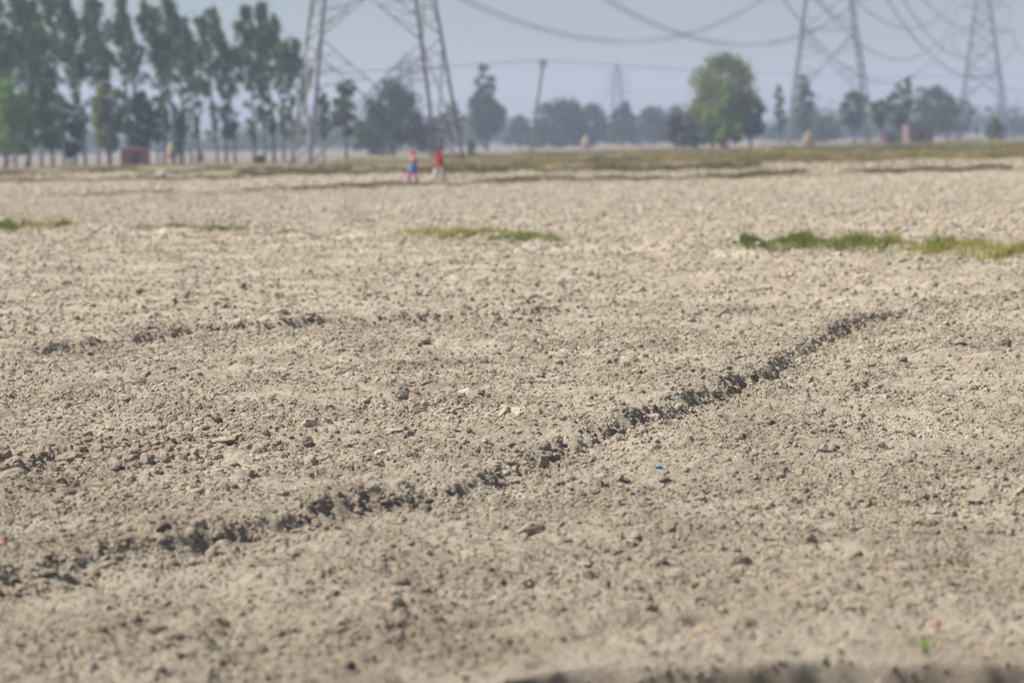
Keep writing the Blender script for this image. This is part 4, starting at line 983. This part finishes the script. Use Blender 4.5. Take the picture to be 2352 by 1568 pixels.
haystack(457, 330, 20, 342, 'small straw heap seen between the poplars, right of its pair', 4)
# pale mound on the left field
o = link('pale_earth_heap', clod_mesh('pale_earth_heap', 610, 4, .8, 9, .1)); o.data.materials.clear(); o.data.materials.append(plain('pale_earth', (.55, .5, .42), .95, .1, 4.0))
p = G(370, 412); o.location = (p[0], p[1], .18); o.scale = (.42, .4, .5); tag(o, 'small whitish heap of earth in the far left field', 'earth heap')

# ------------------------------------------------------------------ the two walkers
M_SKIN = plain('skin', (0.25, 0.14, 0.09), .6, .08, 6)
def person(px, py, hpx, heading, cols, stride, lab, shawl_long, hem_z, carry=None):
    Y = G(px, py)[1]; x = X_at(px, Y); H = hpx / FPX * Y; k = H / 1.62
    r_ = empty('person', (x, Y, mz(x, Y)), heading); r_.scale = (k, k, k)
    # skeleton: +Y is where the person faces
    J = {}; E = []; Rd = []
    vs = []
    def jv(p, rad):
        vs.append(p); Rd.append(rad); return len(vs) - 1
    pel = jv((0, 0, .88), (.135, .105)); wai = jv((0, .01, 1.02), (.115, .09)); che = jv((0, 0, 1.22), (.135, .10)); nek0 = jv((0, .0, 1.35), (.06, .06)); nek = jv((0, .015, 1.41), (.047, .05))
    hd0 = jv((0, .02, 1.47), (.062, .072)); hd1 = jv((0, .02, 1.54), (.072, .088)); hd2 = jv((0, .01, 1.585), (.045, .055)); nose = jv((0, .115, 1.505), (.012, .014))
    E += [(pel, wai), (wai, che), (che, nek0), (nek0, nek), (nek, hd0), (hd0, hd1), (hd1, hd2), (hd0, nose)]
    for s_ in (-1, 1):
        st = stride * s_
        hip = jv((s_ * .09, 0, .82), (.085, .085)); kn = jv((s_ * .095, st * .55 + .06, .46), (.055, .058)); an = jv((s_ * .095, st - (.03 if st < 0 else 0), .085 + (.04 if st < 0 else 0)), (.036, .04)); to = jv((s_ * .11, st + .15, .032), (.034, .026))
        E += [(pel, hip), (hip, kn), (kn, an), (an, to)]
        sh = jv((s_ * .165, 0, 1.31), (.055, .055)); sw = -st * .55
        if carry and s_ == -1: el = jv((s_ * .22, .06, 1.08), (.04, .04)); wr = jv((s_ * .17, .26, 1.0), (.026, .026)); hn = jv((s_ * .15, .33, 1.0), (.034, .018)); fd = Vector((.2, .9, -.2))
        else: el = jv((s_ * .215, sw * .5 - .03, 1.05), (.04, .04)); wr = jv((s_ * .215, sw + .02, .83), (.026, .026)); hn = jv((s_ * .21, sw * 1.1 + .04, .76), (.018, .034)); fd = Vector((-.1 * s_, .25, -1))
        E += [(che, sh), (sh, el), (el, wr), (wr, hn)]
        fd = fd.normalized(); sd = fd.cross(Vector((s_, .2, 0))).normalized()
        for q, l in ((-.024, .068), (-.008, .078), (.008, .074), (.024, .058)):
            b = Vector(vs[hn]) + sd * q + fd * .02; a1 = jv(tuple(b + fd * l * .5), (.0085, .0085)); a2 = jv(tuple(b + fd * l + Vector((-s_ * .012, 0, 0))), (.007, .007)); E += [(hn, a1), (a1, a2)]
        a1 = jv(tuple(Vector(vs[wr]).lerp(Vector(vs[hn]), .55) - sd * .035), (.0095, .0095)); a2 = jv(tuple(Vector(vs[a1]) + fd * .03 - sd * .012), (.008, .008)); E += [(wr, a1), (a1, a2)]
    me = bpy.data.meshes.new('body'); me.from_pydata(vs, E, []); me.update()
    body = link('body', me, M_SKIN, r_); sk = body.modifiers.new('skin', 'SKIN'); sk.use_smooth_shade = True
    for i, rd in enumerate(Rd): me.skin_vertices[0].data[i].radius = rd
    me.skin_vertices[0].data[pel].use_root = True
    ss = body.modifiers.new('sub', 'SUBSURF'); ss.levels = 1; ss.render_levels = 2
    n = 28
    def ring(cx, cy, z, a, b, wav=0.0, ph=0.0, skew=0.0):
        return [(cx + a * math.cos(t), cy + b * math.sin(t), z + wav * math.sin(5 * t + ph) + skew * math.sin(t)) for t in [6.283185 * i / n for i in range(n)]]
    # tunic: shoulders to hem, fuller below the waist
    m_ = MB(); m_.loft([ring(0, 0, 1.395, .07, .07), ring(0, 0, 1.36, .17, .095), ring(0, 0, 1.29, .20, .12), ring(0, .01, 1.18, .175, .135), ring(0, .01, 1.04, .155, .125), ring(0, 0, .9, .19, .165, .006), ring(0, 0, .75, .195, .17 + abs(stride) * .2, .01), ring(0, 0, hem_z, .20, .18 + abs(stride) * .3, .018, 1)], False)
    up = m_.build('tunic', cols['tunic'], r_, True)
    if cols.get('skirt'):
        m_ = MB(); m_.loft([ring(0, .0, .98, .18, .155), ring(0, 0, .88, .205, .185, .006), ring(0, 0, .75, .205, .185 + abs(stride) * .2, .01), ring(0, 0, hem_z - .02, .21, .195 + abs(stride) * .3, .018, 1)], False); m_.build('tunic_skirt', cols['skirt'], r_, True)
    for s_ in (-1, 1):
        st = stride * s_; m_ = MB()
        pts = [(s_ * .09, 0, .84), (s_ * .095, st * .35 + .03, .64), (s_ * .095, st * .55 + .06, .46), (s_ * .095, st * .8 + .02, .26), (s_ * .095, st - (.03 if st < 0 else 0), .1 + (.04 if st < 0 else 0))]
        m_.tube(pts, [.105, .10, .095, .09, .06], 14); m_.build('trouser_leg', cols['trousers'], r_, True)
        m_ = MB(); sh = Vector((s_ * .165, 0, 1.325)); sw = -st * .55
        el = Vector((s_ * .22, .06, 1.08)) if (carry and s_ == -1) else Vector((s_ * .215, sw * .5 - .03, 1.05)); m_.tube([tuple(sh), tuple(sh.lerp(el, .6) + Vector((s_ * .01, 0, 0))), tuple(el)], [.075, .065, .058], 12); m_.build('sleeve', cols['tunic'], r_, True)
    # head scarf: open at the face, falling over shoulders and back
    def drape(z, a, b, cy, gap, ph=0):
        return [(a * math.cos(t) , cy + b * math.sin(t), z + .012 * math.sin(4 * t + ph)) for t in [math.pi / 2 + gap + (6.283185 - 2 * gap) * i / (n - 1) for i in range(n)]]
    rows = [drape(1.655, .015, .02, .0, .2), drape(1.645, .06, .075, .0, .35), drape(1.60, .092, .115, .005, .55), drape(1.53, .102, .125, .005, .75), drape(1.46, .10, .12, 0, .7), drape(1.40, .125, .125, -.01, .45), drape(1.34, .185, .125, -.015, .3), drape(1.22, .205, .145, -.02, .85, 1)]
    if shawl_long: rows += [drape(1.05, .19, .16, -.035, 1.35, 2), drape(.85, .17, .18, -.05, 1.7, 3), drape(.74, .14, .19, -.06, 1.9, 4)]
    m_ = MB(); b0 = len(rows[0]); m_.add([q for r2 in rows for q in r2], [(i * b0 + j, i * b0 + j + 1, (i + 1) * b0 + j + 1, (i + 1) * b0 + j) for i in range(len(rows) - 1) for j in range(b0 - 1)])
    sc_ = m_.build('head_scarf', cols['scarf'], r_, True); so = sc_.modifiers.new('thick', 'SOLIDIFY'); so.thickness = .008
    hr = MB(); hr.loft([ring(0, -.005, 1.62, .05, .06), ring(0, -.005, 1.60, .078, .095), ring(0, -.012, 1.55, .084, .095), ring(0, -.03, 1.48, .075, .07)]); hr.build('hair', M_DOOR, r_, True)
    for s_ in (-1, 1):
        e_ = MB(); e_.box((s_ * .03, .102, 1.53), (.022, .012, .009)); e_.build('eye', M_DOOR, r_)
        f_ = MB(); st = stride * s_; f_.loft([ring(s_ * .108, st + .06, .0 + (.03 if st < 0 else 0), .042, .12), ring(s_ * .108, st + .06, .035 + (.03 if st < 0 else 0), .042, .12), ring(s_ * .105, st + .02, .06 + (.03 if st < 0 else 0), .035, .06)]); f_.build('shoe', M_DOOR, r_, True)
    lp = MB(); lp.box((0, .098, 1.465), (.04, .012, .01)); lp.build('mouth', plain('lips', (.2, .07, .06)), r_)
    tag(r_, lab, 'person', 'two people walking on the field'); return r_
C_ = dict
def cloth(n, c): return plain(n, c, .85, .12, 9)
person(948, 423, 78, math.radians(112), C_(tunic=cloth('ochre_cloth', (.42, .25, .10)), skirt=cloth('blue_cloth', (.05, .21, .38)), trousers=cloth('magenta_cloth', (.50, .10, .40)), scarf=cloth('pink_cloth', (.56, .15, .33))), .2,
       'person in pink head scarf, blue tunic hem and magenta trousers walking', True, .66, True)
person(1008, 418, 72, math.radians(100), C_(tunic=cloth('red_cloth', (.42, .015, .045)), trousers=cloth('white_cloth', (.70, .68, .70)), scarf=cloth('crimson_cloth', (.42, .012, .05))), .3,
       'person in red head scarf and red tunic with white trousers striding', True, .74)

# ------------------------------------------------------------------ haze
m = bpy.data.materials.new('haze'); m.use_nodes = True; nt = m.node_tree
nt.nodes.remove(nt.nodes['Principled BSDF'])
pv = nt.nodes.new('ShaderNodeVolumePrincipled'); pv.inputs['Color'].default_value = (0.67, 0.76, 1.0, 1); pv.inputs['Density'].default_value = 0.00050; pv.inputs['Anisotropy'].default_value = 0.15
nt.links.new(pv.outputs[0], nt.nodes['Material Output'].inputs['Volume'])
hz = MB(); hz.box((0, 0, 29), (4900, 4900, 62)); ho = hz.build('haze', m); tag(ho, 'pale blue grey haze filling the air over the plain', 'haze', kind='stuff')
